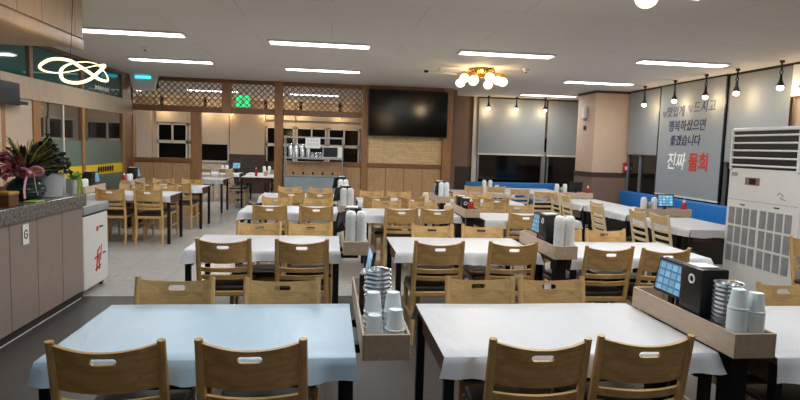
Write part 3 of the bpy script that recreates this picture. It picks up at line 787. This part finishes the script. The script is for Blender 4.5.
def stack_steel(x, y, n, ctx, dz=.021):
    for k in range(n):
        place('steel', mk_steel, 'steel cup in nested stack, ' + ctx, (x, y, TZ0 + .0125 + k * dz), 0, 'nested steel cups, ' + ctx)
def sleeve(x, y, h, lb): place('sl%.2f' % h, mk_sleeve(h), lb, (x, y, TZ0 + .0125), 0, 'wrapped paper cup sleeves')
def cup(x, y, z, lb, g): place('cup', mk_cup, lb, (x, y, z), 0, g)

ZB = TZ0 + .0125
# front row, counter side
o = (.138, 2.14); tray(o, .98, .188, 0, 'front row, hung on counter-side table edge', 'bracket')
for i, (x, z, n) in enumerate(((.056, .80, 4), (.139, .825, 5))):
    for k in range(n):
        cup(o[0] + x - .003, o[1] + .075, ZB + k * .022, 'pale paper cup in upside-down stack, front of tray, %s' % ('table side' if i == 0 else 'aisle side'), 'front cup stack %s' % ('table side' if i == 0 else 'aisle side'))
for i, x in enumerate((.056, .139)):
    for k in range(7):
        cup(o[0] + x - .003, o[1] + .175, ZB + k * .022, 'pale paper cup in taller rear stack, front-row counter-side tray, %s' % ('table side' if i == 0 else 'aisle side'), 'rear cup stack %s' % ('table side' if i == 0 else 'aisle side'))
bowls(o[0] + .088, o[1] + .38, 12, 'front-row tray beside counter-side table')
place('printer', mk_printer, 'black receipt printer behind steel bowls, tray of front counter-side table', (o[0] + .082, o[1] + .62, ZB), R(-4), 'receipt printers')
place('tablet', mk_tablet, 'black order tablet at rear end of front counter-side tray', (o[0] + .05, o[1] + .83, ZB), R(-90), 'order tablets')
# front row, between the middle and right tables
o = (1.662, 2.10); tray(o, .80, .188, 0, 'front row, between middle and air-conditioner-side tables', 'post')
for i, (x, h) in enumerate(((.056, .18), (.124, .165))):
    place('col%.3f' % h, mk_column(h), 'wrapped paper cups under a loose cup, front-row middle tray, %s' % ('table side' if i == 0 else 'window side'), (o[0] + x - .004 + .012 * i, o[1] + .065, ZB), 0, 'wrapped paper cup sleeves')
    cup(o[0] + x - .004 + .012 * i, o[1] + .065, ZB + h + .0005, 'single pale paper cup upside down atop wrapped sleeve, %s of middle tray' % ('table side' if i == 0 else 'window side'), 'cups on wrapped sleeves')
bowls(o[0] + .088, o[1] + .178, 12, 'front-row middle tray behind wrapped cups')
place('printer_tall', mk_printer_tall, 'black receipt printer with white ring beside lit tablet, front-row middle tray', (o[0] + .078, o[1] + .34, ZB), R(-90), 'receipt printers')
place('tablet', mk_tablet, 'lit order tablet facing middle front table from middle tray', (o[0] + .030, o[1] + .56, ZB), R(-90), 'order tablets')
place('tablet', mk_tablet, 'order tablet seen from behind, facing air-conditioner-side front table', (o[0] + .157, o[1] + .56, ZB), R(90), 'order tablets')
# rows two to four
def far_tray(o, L, ctx, stand, h=.32, bottle=False, tab=True):
    tray(o, L, .186, 0, ctx, stand)
    for i, x in enumerate((.0525, .1345)):
        sleeve(o[0] + x, o[1] + .06, h, 'tall wrapped cup sleeve, %s side, %s' % (('table', 'aisle')[i], ctx))
    stack_steel(o[0] + .115, o[1] + .19, 5, ctx)
    place('printer_tall', mk_printer_tall, 'black receipt printer, ' + ctx, (o[0] + .078, o[1] + (.49 if stand == 'bracket' else .33), ZB), R(-90), 'receipt printers')
    arm = stand == 'bracket'; place('tablet_arm' if arm else 'tablet', (lambda: mk_tablet(False, .10)) if arm else mk_tablet, 'black order tablet, ' + ctx, (o[0] + (.05 if arm else .034), o[1] + (.24 if arm else .56), ZB), R(-112) if arm else R(-90), 'order tablets')
    if bottle: place('bottle', mk_bottle, 'red sauce bottle with white cap, ' + ctx, (o[0] + .08, o[1] + .06, ZB), 0, 'red sauce bottles')
far_tray((.118, 4.28), .9, 'second row, counter-side bank', 'bracket')
far_tray((1.727, 4.16), .82, 'second row, middle bank', 'post')
far_tray((.128, 6.85), .85, 'third row, counter-side bank', 'bracket', .30)
far_tray((.128, 8.95), .8, 'fourth row, counter-side bank', 'bracket', .28)
far_tray((1.637, 8.45), .8, 'fourth row, middle bank', 'post', .30)
o = (1.637, 6.72); ctx = 'third row, middle bank'; tray(o, .85, .186, 0, ctx, 'post')
place('bottle', mk_bottle, 'red sauce bottle with white cap on third row tray of middle bank', (o[0] + .085, o[1] + .07, ZB), 0, 'red sauce bottles')
place('printer', mk_printer, 'black receipt printer behind red bottle, third row tray', (o[0] + .082, o[1] + .30, ZB), R(-2), 'receipt printers')
place('printer', mk_printer, 'second black printer turned to window side, third row tray', (o[0] + .082, o[1] + .55, ZB), R(90), 'receipt printers')
place('napkin', mk_caddy, 'cream napkin holder on fourth-row table beside tray', (1.50, 8.78, TH + .006), 0, 'napkin holders')
place('napkin', mk_caddy, 'cream napkin holder on third-row middle table by tray', (1.51, 7.1, TH + .006), 0, 'napkin holders')

# ------------------------------------------------------------------ window-side bank (tables turned along the right wall)
dt = [(4.39, 6.45, 'window bank beside air conditioner'), (4.39, 7.87, 'window bank below the printed blind'), (4.33, 9.08 - .03, 'window bank in front of the pillar, rear table'), (4.33, 10.36, 'window bank against the pillar')]
dt[1] = (4.39, 7.86, dt[1][2]); dt[2] = (4.36, 8.93 + .13, dt[2][2]); 
for x, y, lb in ((4.42, 6.52, dt[0][2]), (4.42, 7.91, dt[1][2]), (4.36, 9.13, 'window bank, one before the pillar tray'), (4.33, 10.52, dt[3][2])):
    table(x, y, R(90), lb, ends=True)
for o, ctx in (((4.13, 7.304), 'window bank, near the air conditioner'), ((3.98, 9.915), 'window bank, near the pillar')):
    tray(o, .72, .186, R(-90), ctx, 'post')
    q = lambda x, y: at(o, R(-90), x, y)
    for i, y in enumerate((.07, .22)): x_, y_ = q(.10, y); sleeve(x_, y_, .24, '%s wrapped cup sleeve, %s' % (('first', 'second')[i], ctx))
    x_, y_ = q(.10, .145); stack_steel(x_, y_, 6, ctx)
    x_, y_ = q(.07, .42); place('tabletb', lambda: mk_tablet(True), ('bright blue lit' if 'air' in ctx else 'dark backed') + ' order tablet, ' + ctx, (x_, y_, ZB), 0 if 'air' in ctx else math.pi, 'window bank tablets')
    x_, y_ = q(.09, .66); place('bottle', mk_bottle, 'red sauce bottle with white cap, ' + ctx, (x_, y_, ZB), 0, 'red sauce bottles')
for x, y, lb in ((4.08, 6.19, 'cream ladder-back chair at window bank table beside the air conditioner, nearer one'), (4.03, 6.58, 'cream ladder-back chair in front of the near window bank tray'), (3.80, 7.19, 'cream ladder-back chair level with the near window bank tray'),
              (4.0, 7.61, 'cream ladder-back chair at middle of table under printed blind'), (4.05, 8.80, 'cream ladder-back chair at window bank, nearer of two before pillar tray'), (4.07, 9.30, 'cream ladder-back chair closest to the pillar tray of window bank')):
    chair('lad', x, y, R(-90), lb)
# bench along the right wall and along the rear right wall
def bench(a, b, axis, label):
    t = thing('bench_seat', label, 'bench', ((a[0] + b[0]) / 2, (a[1] + b[1]) / 2, 0), group='blue bench seats')
    hx, hy = (b[0] - a[0]) / 2, (b[1] - a[1]) / 2
    MB().box((-hx, -hy, 0), (hx, hy, .36)).build('base', 'gap', t)
    MB().box((-hx, -hy, .36), (hx, hy, .45), .02, 3).build('seat_cushion', 'blue_seat', t)
    if axis == 'x': MB().box((hx - .12, -hy, .45), (hx, hy, .80), .02, 3).build('back_cushion', 'blue_seat', t)
    else: MB().box((-hx, hy - .12, .45), (hx, hy, .80), .02, 3).build('back_cushion', 'blue_seat', t)
bench((5.25, 7.62), (6.2, 9.36), 'x', 'blue padded bench under printed blind, end near air conditioner')
bench((5.25, 9.38), (6.2, 11.4), 'x', 'blue padded bench along right wall, end by the pillar')
bench((3.2, 12.75), (5.45, 13.35), 'y', 'blue padded bench in front of rear right windows')
table(2.95, 11.05, 0, 'near rear blue bench, television side'); table(4.3 - .1, 11.85, 0, 'near rear blue bench, pillar side')
for x, y, lb in ((2.72, 10.55, 'cream ladder-back chair next to the television post'), (3.13, 10.52, 'cream ladder-back chair, second from the television post'), (3.47, 10.1, 'cream ladder-back chair, third from the television post'), (3.72, 9.55, 'cream ladder-back chair standing alone before rear blue bench')):
    chair('lad', x, y + .25, 0, lb)
for i, x in enumerate((2.9, 3.02)): place('sl0.24', mk_sleeve(.24), '%s wrapped cup sleeve on table by rear blue bench' % ('left', 'right')[i], (x + .1, 10.85, TH + .006), 0, 'wrapped paper cup sleeves')
place('napkin', mk_caddy, 'cream napkin holder on table by rear blue bench', (3.3, 11.0, TH + .006), 0, 'napkin holders')

# ------------------------------------------------------------------ side bank by the glass screen
LB = [(-2.95, 9.30, 'first row by glass screen'), (-2.83, 10.90, 'second row by glass screen')]
for (x, y, lb), ch in zip(LB, ([(-3.18, 8.80), (-2.65, 8.80)], [(-3.12, 10.34), (-2.58, 10.34)])):
    table(x, y, 0, lb)
    for i, (cx, cy) in enumerate(ch):
        s = ('screen-side', 'aisle-side')[i]
        chair('oak', cx, cy + YT, 0, 'oak slot-back chair, back to camera, %s seat, %s' % (s, lb))
        chair('oak', cx - .02, cy + .93 - YT + .13, math.pi, 'oak slot-back chair facing camera, %s seat, %s' % (s, lb))
table(-2.9, 13.3, 0, 'just past the partition opening')
for (x, y, lb), L in zip(LB, (.8, .8)):
    o = (x - .59 - .185, y - .4); ctx = lb + ' tray'
    tray(o, .8, .168, 0, 'tan wood, ' + lb, 'post')
    for i, d in enumerate((.10, .20)): sleeve(o[0] + .10, o[1] + d, .2, 'wrapped cup sleeve, %s, %s' % (('nearer one', 'farther one')[i], ctx))
    place('printer_tall', mk_printer_tall, 'black receipt printer, ' + ctx, (o[0] + .078, o[1] + .36, ZB), R(-90), 'receipt printers')
    place('tablet', mk_tablet, 'black order tablet, ' + ctx, (o[0] + .12, o[1] + .62, ZB), R(90), 'order tablets')
    place('bottle', mk_bottle, 'red sauce bottle, ' + ctx, (o[0] + .047, o[1] + .045, ZB), 0, 'red sauce bottles')

# ------------------------------------------------------------------ rear room beyond the partition
far_t = [(-1.72, 14.65, R(90), 'rear room, end on to partition opening'), (-2.95, 15.9, 0, 'rear room, behind first partition post'), (-1.6, 16.0, 0, 'rear room, deepest in the opening')]
for x, y, rz, lb in far_t: table(x, y, rz, lb)
for x, y, rz, lb in ((-2.2, 14.4, R(-90), 'cream ladder-back chair, screen side of end-on rear room table'), (-2.22, 14.95, R(-90), 'cream ladder-back chair, screen side, far half of end-on table'),
                     (-1.24, 14.35, R(90), 'cream ladder-back chair, television side of end-on rear room table'), (-1.24, 14.95, R(90), 'cream ladder-back chair, television side, far half of end-on table'),
                     (-3.2, 15.5, 0, 'cream ladder-back chair behind first partition post in rear room'), (-2.65, 15.5, 0, 'cream ladder-back chair showing through the opening beside partition post'), (-1.35, 15.55, 0, 'cream ladder-back chair at deepest rear room table')):
    chair('lad', x, y, rz, lb)
for i, (x, y) in enumerate(((-2.85, 15.9), (-2.72, 15.85), (-1.75, 15.95), (-1.62, 16.02))):
    place('sl0.20', mk_sleeve(.20), 'small wrapped cup sleeve on rear room table, ' + ('one toward post', 'second from post', 'one toward column', 'nearest rack')[i], (x, y, TH + .006), 0, 'wrapped paper cup sleeves')
place('tabletb', lambda: mk_tablet(True), 'blue lit tablet on rear room table by partition post', (-2.5, 15.95, TH + .006), R(-20), 'window bank tablets')
place('bottle', mk_bottle, 'red sauce bottle on end-on rear room table', (-1.8, 14.6, TH + .006), 0, 'red sauce bottles')
place('napkin', mk_caddy, 'cream napkin holder on end-on rear room table', (-1.6, 14.9, TH + .006), 0, 'napkin holders')

# ------------------------------------------------------------------ steel rack with self-service things
rk = thing('steel_rack', 'stainless two-shelf rack standing before the low partition wall', 'rack', (-.31, 12.0, 0))
for sx in (-.6, .58):
    for sy in (-.02, .36): MB().lathe([(.014, 0), (.014, 1.74), (0, 1.74)], (sx, sy, 0), 10).build('upright', 'steel', rk)
for z in (1.26, 1.69): MB().box((-.62, -.04, z), (.60, .38, z + .035), .006).build('shelf', 'steel', rk)
MB().box((-.60, -.03, .30), (.58, .36, .90), .01).build('sink_cabinet', plain('brushed_steel', '9fb0b8', .35, .6), rk)
MB().box((-.62, -.05, .90), (.60, .38, .94), .006).build('worktop', 'steel', rk)
MB().box((-.60, .34, .94), (.58, .37, 1.20)).build('splash_panel', 'panelwood', rk)
for k in range(5): MB().lathe([(.02, 0), (.022, .05), (0, .05)], (-.42 + k * .2, -.03, .95), 10).build('tap_knob', 'black', rk)
lab4 = ['nearest the partition post', 'second from the post', 'third from the post', 'fourth, beside the white sign']
for k in range(4):
    o = thing('steel_canister', 'tall steel canister on rack shelf, ' + lab4[k], 'canister', (-.80 + k * .12, 12.12, 1.296), group='steel canisters on the rack')
    MB().lathe([(.045, 0), (.048, .004), (.048, .24), (.045, .245), (0, .245)], n=18).build('body', 'steel', o)
    MB().lathe([(.05, .245), (.05, .265), (.012, .272), (.012, .285), (0, .285)], n=18).build('lid', 'steel', o)
for k in range(3):
    o = thing('steel_jar', 'short steel jar on rack shelf, ' + ('next to canisters', 'in the middle of the jars', 'beside microwave')[k], 'jar', (-.348 + k * .08, 12.1, 1.296), group='short steel jars on the rack')
    MB().lathe([(.036, 0), (.038, .003), (.038, .09), (0, .09)], n=16).build('body', 'steel', o); MB().lathe([(.04, .09), (.04, .10), (.01, .106), (0, .12)], n=16).build('lid', 'steel', o)
mw = thing('microwave_oven', 'white microwave oven with black door on the steel rack', 'microwave', (.072, 12.15, 1.296))
MB().box((-.21, -.15, 0), (.21, .17, .24), .01).build('housing', 'white_metal', mw); dr = MB().box((-.195, -.156, .02), (.09, -.149, .22), .003).build('door', 'black_plastic', mw)
MB().box((.11, -.155, .02), (.195, -.149, .22)).build('control_panel', 'white_paper', mw); MB().bar((.098, -.165, .04), (.098, -.165, .2), .01, .012).build('handle', 'steel', dr)
sg = thing('shelf_sign', 'white notice sign hung on upper shelf of steel rack', 'sign', (-.34, 11.94, 1.49))
sbd = MB().box((-.15, -.004, 0), (.15, .004, .21), .002).build('board', 'white_paper', sg)
mb = MB()
for r_, z in enumerate((.14, .06)):
    for k in range(4): x = -.11 + k * .06; mb.box((x, -.006, z), (x + .035, -.004, z + .008)).box((x + .012, -.006, z + .0), (x + .018, -.004, z + .045)).box((x, -.006, z + .03), (x + .04, -.004, z + .036))
mb.build('sign_lettering', M['grille'], sbd)

# ------------------------------------------------------------------ floor-standing air conditioner
ac = thing('air_conditioner', 'tall white floor-standing air conditioner at end of the window bank', 'air conditioner', (4.424, 5.396, 0))
MB().box((0, -.498, 0), (.42, .498, 1.886), .016, 3).build('cabinet', 'white_metal', ac)
rc = MB().box((-.004, -.45, 1.452), (.006, .45, 1.847)).build('outlet_recess', 'black_plastic', ac)
for k in range(5):
    z = 1.483 + k * .079
    MB().box((-.022, -.458, z - .0095), (-.004, .458, z + .0095), .003, rot=Matrix.Rotation(R(20), 3, 'Y'), piv=(-.01, 0, z)).build('louver', 'white_metal', rc)
MB().box((-.025, -.474, 1.436), (.01, -.446, 1.862), .004).box((-.025, .446, 1.436), (.01, .474, 1.862), .004).box((-.025, -.474, 1.847), (.01, .474, 1.871), .004).build('outlet_frame', 'white_metal', ac)
def louvred(y0, y1, z0, z1):
    mb = MB().box((-.002, y0, z0), (.004, y1, z1)); n = 14
    for k in range(n): z = z0 + (z1 - z0) * (k + .5) / n; mb.box((-.008, y0, z - .0025), (-.001, y1, z + .0025))
    return mb.build('intake_grille', 'grille', ac)
for r_ in range(3):
    for k in range(8):
        y1 = .446 - k * .1106 - (.016 if k > 3 else 0); z1 = 1.025 - r_ * .207
        louvred(y1 - .083, y1, z1 - .183, z1)
MB().box((-.003, .213, 1.053), (.001, .284, 1.065)).build('vent_slot', 'gap', ac)
MB().box((-.003, -.26, 1.068), (.001, -.19, 1.08)).build('vent_slot', 'gap', ac)
MB().box((-.003, -.49, 1.108), (.001, .49, 1.112)).build('panel_seam', 'grille', ac)
MB().box((-.004, .032, 1.278), (.001, .237, 1.357)).build('rating_sticker', plain('brown_sticker', '8d6a58', .5), ac)
MB().box((-.006, .08, 1.286), (-.003, .174, 1.349)).build('display_window', 'black_plastic', ac)
MB().box((-.004, .363, 1.365), (.001, .45, 1.404)).build('badge', 'grille', ac)
mb = MB()
mb.tube([(-.003, -.22, 1.20), (-.003, -.25, 1.23), (-.003, -.30, 1.205), (-.003, -.26, 1.175), (-.003, -.33, 1.16)], .006, 6, flat=.3).build('swirl_mark', 'grille', ac)

chair('oak', 4.46, 4.53, math.pi, 'oak slot-back chair cut by right picture edge, in front of air conditioner')

# ------------------------------------------------------------------ insect lamp on the partition, exit sign
il = thing('insect_lamp', 'white wall box with glowing cyan lamp at top of corner post', 'lamp', (-3.76, 12.42, 2.62))
MB().prism([(-.27, 0, .25), (.27, 0, .25), (.2, 0, -.06), (-.2, 0, -.06)], (0, -.14, 0)).build('housing', 'white_metal', il)
MB().box((-.15, -.16, .17), (.15, -.141, .225), .004).build('lamp_strip', 'cyan', il)
MB().box((-.24, -.02, .0), (.24, .085, .25)).build('back_plate', 'gap', il)
ex = thing('exit_sign', 'green lit exit sign hanging behind the lattice', 'sign', (-1.98, 13.6, 2.50))
hs = MB().box((-.16, -.03, -.14), (.16, .03, .14), .008).build('housing', 'white_metal', ex)
MB().box((-.15, -.035, -.13), (.15, -.03, .13)).build('lit_face', 'exit', hs)
mb = MB(); mb.ico(.022, (.03, -.037, .075), 1, (1, .2, 1)).bar((.01, -.037, .05), (-.02, -.037, -.02), .03, .004).bar((-.02, -.037, -.02), (.03, -.037, -.05), .02, .004).bar((.03, -.037, -.05), (.03, -.037, -.1), .02, .004).bar((-.02, -.037, -.02), (-.07, -.037, -.08), .02, .004).bar((.01, -.037, .04), (.07, -.037, .01), .016, .004).bar((0, -.037, .04), (-.06, -.037, .02), .016, .004)
mb.build('running_figure', 'white_print', hs)
MB().bar((-.1, 0, .14), (-.1, 0, .37), .01, .01).bar((.1, 0, .14), (.1, 0, .37), .01, .01).build('hanger', 'white_metal', ex)

# ------------------------------------------------------------------ lamps
def area(name, par, loc, sx, sy, watt, col):
    l = bpy.data.lights.new(name, 'AREA'); l.shape = 'RECTANGLE'; l.size = sx; l.size_y = sy; l.energy = watt; l.color = col
    o = bpy.data.objects.new(name, l); C.objects.link(o); o.parent = par; o.location = loc; return o
def point(name, par, loc, watt, col, r=.04):
    l = bpy.data.lights.new(name, 'POINT'); l.energy = watt; l.color = col; l.shadow_soft_size = r
    o = bpy.data.objects.new(name, l); C.objects.link(o); o.parent = par; o.location = loc; return o
tubes = [(-2.44, 7.45, 'over the white freezer, by bulkhead end', 1), (-.145, 7.62, 'over third row of counter-side bank', 1), (2.35, 7.66, 'over third row of middle bank', 1), (4.9, 7.66, 'before the printed blind', 1),
         (-2.57, 9.86, 'in front of the lattice band, by insect lamp', 1), (-.135, 10.22, 'before the steel rack', 1), (4.92, 10.22, 'before the pillar', 1), (5.0, 12.9, 'at the rear right windows', 1),
         (-.1, 4.4, 'x', 1.2), (2.35, 4.4, 'x', 1.2), (4.9, 4.0, 'x', .8), (-.1, 2.2, 'x', .68), (2.35, 2.2, 'x', .6), (4.9, 2.0, 'x', .6), (-.1, -.1, 'x', .2), (2.35, -.1, 'x', .2),  # unseen fill lamps, added to brighten the front rows
         (-3.0, 15.3, 'in rear room behind first lattice panel', 1.8), (-.4, 15.3, 'in rear room behind last lattice panel', 1.8), (-5.6, 12.5, 'in side room behind the glass screen', .7), (-5.6, 16, 'deep in side room behind the glass screen', .5)]
for k, (x, y, lb, pw) in enumerate(tubes):
    g = 'added fill lamps out of frame' if lb == 'x' else 'ceiling panel lamps'
    t = thing('ceiling_lamp', 'long slim white ceiling lamp panel ' + (lb if lb != 'x' else 'added unseen as fill, over the near dining rows'), 'ceiling lamp', (x, y, CZ), group=g)
    hs = MB().box((-.66, -.125, -.022), (.66, .125, -.0005), .006).build('lamp_housing', 'white_metal', t)
    MB().box((-.63, -.10, -.028), (.63, .10, -.021), .002).build('diffuser', 'tube', hs)
    area('lamp_light', t, (0, 0, -.045), 1.24, .19, TUBE_W * pw, TUBE_COL if y > 3 else COOL)

def spot(x, y, lb, zb=2.5, face=(1, 0)):
    t = thing('spot_bulb', lb, 'spotlight', (x, y, CZ), group='hanging bulb spotlights')
    d = CZ - zb
    MB().lathe([(0, 0), (.03, 0), (.03, -.03), (0, -.03)], n=12).tube([(0, 0, -.02), (0, 0, -d + .26)], .012, 8).build('mount', 'black', t)
    MB().tube([(.0, .028 * math.cos(a * .6283), -d + .235 + .028 * math.sin(a * .6283)) for a in range(10)], .008, 6, True).build('swivel_ring', 'black', t)
    hs = MB().lathe([(.016, -d + .21), (.022, -d + .13), (.05, -d + .06), (.048, -d + .055), (.012, -d + .12)], n=16).build('socket_shade', 'black', t)
    MB().ico(.043, (0, 0, -d + .03), 2, (1, 1, .9)).build('bulb', 'bulb', hs)
    point('bulb_light', t, (face[0] * .05, face[1] * .05, -d - .03), 3.0, WARM, .04)
for y, lb in ((7.1, 'bulb spotlight over the air conditioner end'), (7.94, 'bulb spotlight right after the printed blind edge'), (8.65, 'bulb spotlight over second word of printed blind'), (9.49, 'bulb spotlight over first word of printed blind'), (10.46, 'bulb spotlight over the short corner blind')):
    spot(5.97, y, lb, 2.48)
for x, lb in ((3.82, 'bulb spotlight on rear blind closest to television'), (4.52, 'bulb spotlight at middle of the wide rear blind'), (5.25, 'bulb spotlight on rear blind closest to pillar')):
    spot(x, 13.72, lb, 2.54, (0, 1))
for k, x in enumerate((-5.0, -3.75, -3.1, -1.95, -1.45, -.9, .3)):
    t = thing('ceiling_downlight', 'small warm downlight over rear room wall, number ' + ('beyond insect lamp', 'above drawn beige blind', 'at column edge', 'past the column', 'over partition post', 'above rack canisters', 'above rack microwave')[k], 'downlight', (x, 18.05, CZ), group='rear room downlights')
    t['label'] = t['label'].replace(', number', ',')
    MB().lathe([(0, 0), (.05, 0), (.05, -.3), (.04, -.34), (0, -.3)], n=14).build('lamp_housing', 'black', t); MB().ico(.045, (0, 0, -.35), 2).build('bulb', 'bulb', t)
    point('bulb_light', t, (0, .05, -.43), 3.5, WARM, .04)

def chandelier(x, y, lb, turn=0.):
    t = thing('chandelier', lb, 'chandelier', (x, y, CZ), group='gold globe chandeliers'); t.rotation_euler.z = turn
    MB().lathe([(0, 0), (.17, 0), (.19, -.02), (.16, -.05), (.07, -.08), (.04, -.14), (0, -.15)], n=24).build('ceiling_plate', 'gold', t)
    rg = MB()
    for k in range(12): a = k * math.pi / 6; rg.tube([(.12 * math.cos(a), .12 * math.sin(a), -.04), (.2 * math.cos(a), .2 * math.sin(a), -.01), (.22 * math.cos(a), .22 * math.sin(a), -.06), (.15 * math.cos(a), .15 * math.sin(a), -.08)], .012, 6)
    rg.build('crown_ornament', 'gold', t)
    for k in range(8):
        a = k * math.pi / 4 + .2; r = .36 if k % 2 else .30; z = -.22 if k % 2 else -.17
        c, s = math.cos(a), math.sin(a)
        arm = MB().tube([(.05 * c, .05 * s, -.10), (r * .5 * c, r * .5 * s, -.15), (r * .85 * c, r * .85 * s, -.09), (r * c, r * s, z + .10)], .012, 8).lathe([(.045, z + .07), (.03, z + .10), (.012, z + .12)], (r * c, r * s, 0), 12).build('arm', 'gold', t)
        MB().ico(.078, (r * c, r * s, z), 3, (1, 1, .92)).build('globe_shade', 'globe', arm)
    point('globe_light', t, (0, 0, -.30), 16, WARM, .12)
chandelier(2.42, 9.2, 'gold chandelier with glowing globes over the middle bank, seen whole')
chandelier(2.06, 3.50, 'gold chandelier cut by the top edge of the picture', .3)
rd = thing('ceiling_rod', 'slim pale ceiling rod with dark end pointing at the chandelier', 'rod', (1.75, 9.3, 2.80))
MB().tube([(-.2, 0, 0), (.28, 0, -.02)], .012, 8).build('rod', 'white_metal', rd); MB().ico(.03, (-.22, 0, .0), 2, (1.4, 1, .8)).build('rod_end', 'black', rd); MB().bar((0, 0, 0), (0, 0, .07), .02, .02).build('hanger', 'white_metal', rd)
sn = [('smoke_detector', (-2.6, 8.6), 'over the side bank aisle'), ('smoke_detector', (3.1, 9.0), 'right of the gold chandelier')]
for n, (x, y), lb in sn:
    d = thing(n, 'small round white ceiling detector ' + lb, 'detector', (x, y, CZ)); MB().lathe([(0, 0), (.055, 0), (.05, -.03), (.03, -.045), (0, -.045)], n=18).build('housing', 'white_metal', d); MB().lathe([(0, -.04), (.018, -.04), (.015, -.06), (0, -.06)], n=10).build('sensor', 'gap', d)

# looped ring pendant over the counter end
pn = thing('ring_pendant', 'glowing looped ribbon pendant light hanging at the counter end', 'pendant light', (-2.01, 4.9, CZ))
loop = [(.20, .05, -.72, 1), (.15, .04, -.78, 1), (.10, .0, -.84, 1), (.03, -.06, -.875, 1), (-.05, -.1, -.86, 1), (-.085, -.06, -.79, 1), (-.075, .0, -.74, .7), (-.03, .06, -.705, .35), (.04, .10, -.69, .3), (.11, .12, -.70, .3), (.17, .10, -.75, .3), (.215, .06, -.80, .35), (.235, .0, -.845, .7), (.19, -.06, -.835, 1), (.13, -.08, -.79, 1), (.07, -.1, -.75, 1), (.0, -.1, -.71, 1), (-.11, -.06, -.695, 1), (-.21, .0, -.705, 1), (-.295, .06, -.745, .9), (-.28, .1, -.775, .6), (-.19, .12, -.785, .35), (-.08, .13, -.765, .3), (.03, .12, -.735, .3), (.13, .09, -.715, .35)]
def catmull(p, n=6):
    out = []
    for i in range(len(p)):
        a, b, c, d = (Vector(p[(i + k) % len(p)]) for k in (-1, 0, 1, 2))
        for j in range(n): u = j / n; out.append(.5 * ((2 * b) + (c - a) * u + (2 * a - 5 * b + 4 * c - d) * u * u + (3 * b - a - 3 * c + d) * u ** 3))
    return out
MB().tube(catmull([q[:3] for q in loop]), [.0125 * q.x for q in catmull([(q[3], 0, 0) for q in loop])], 8, True).build('light_ribbon', 'ring', pn)
MB().lathe([(0, 0), (.06, 0), (.06, -.025), (0, -.025)], (.0, 0, 0), 18).build('ceiling_rose', 'gold', pn)
MB().tube([(0, 0, -.02), (0, -.09, -.715)], .0025, 6).build('cable', 'black', pn); 
point('ring_light', pn, (-.03, 0, -.78), 5, WARM, .2)
# the prototypes that are never copied in place stay with their first use
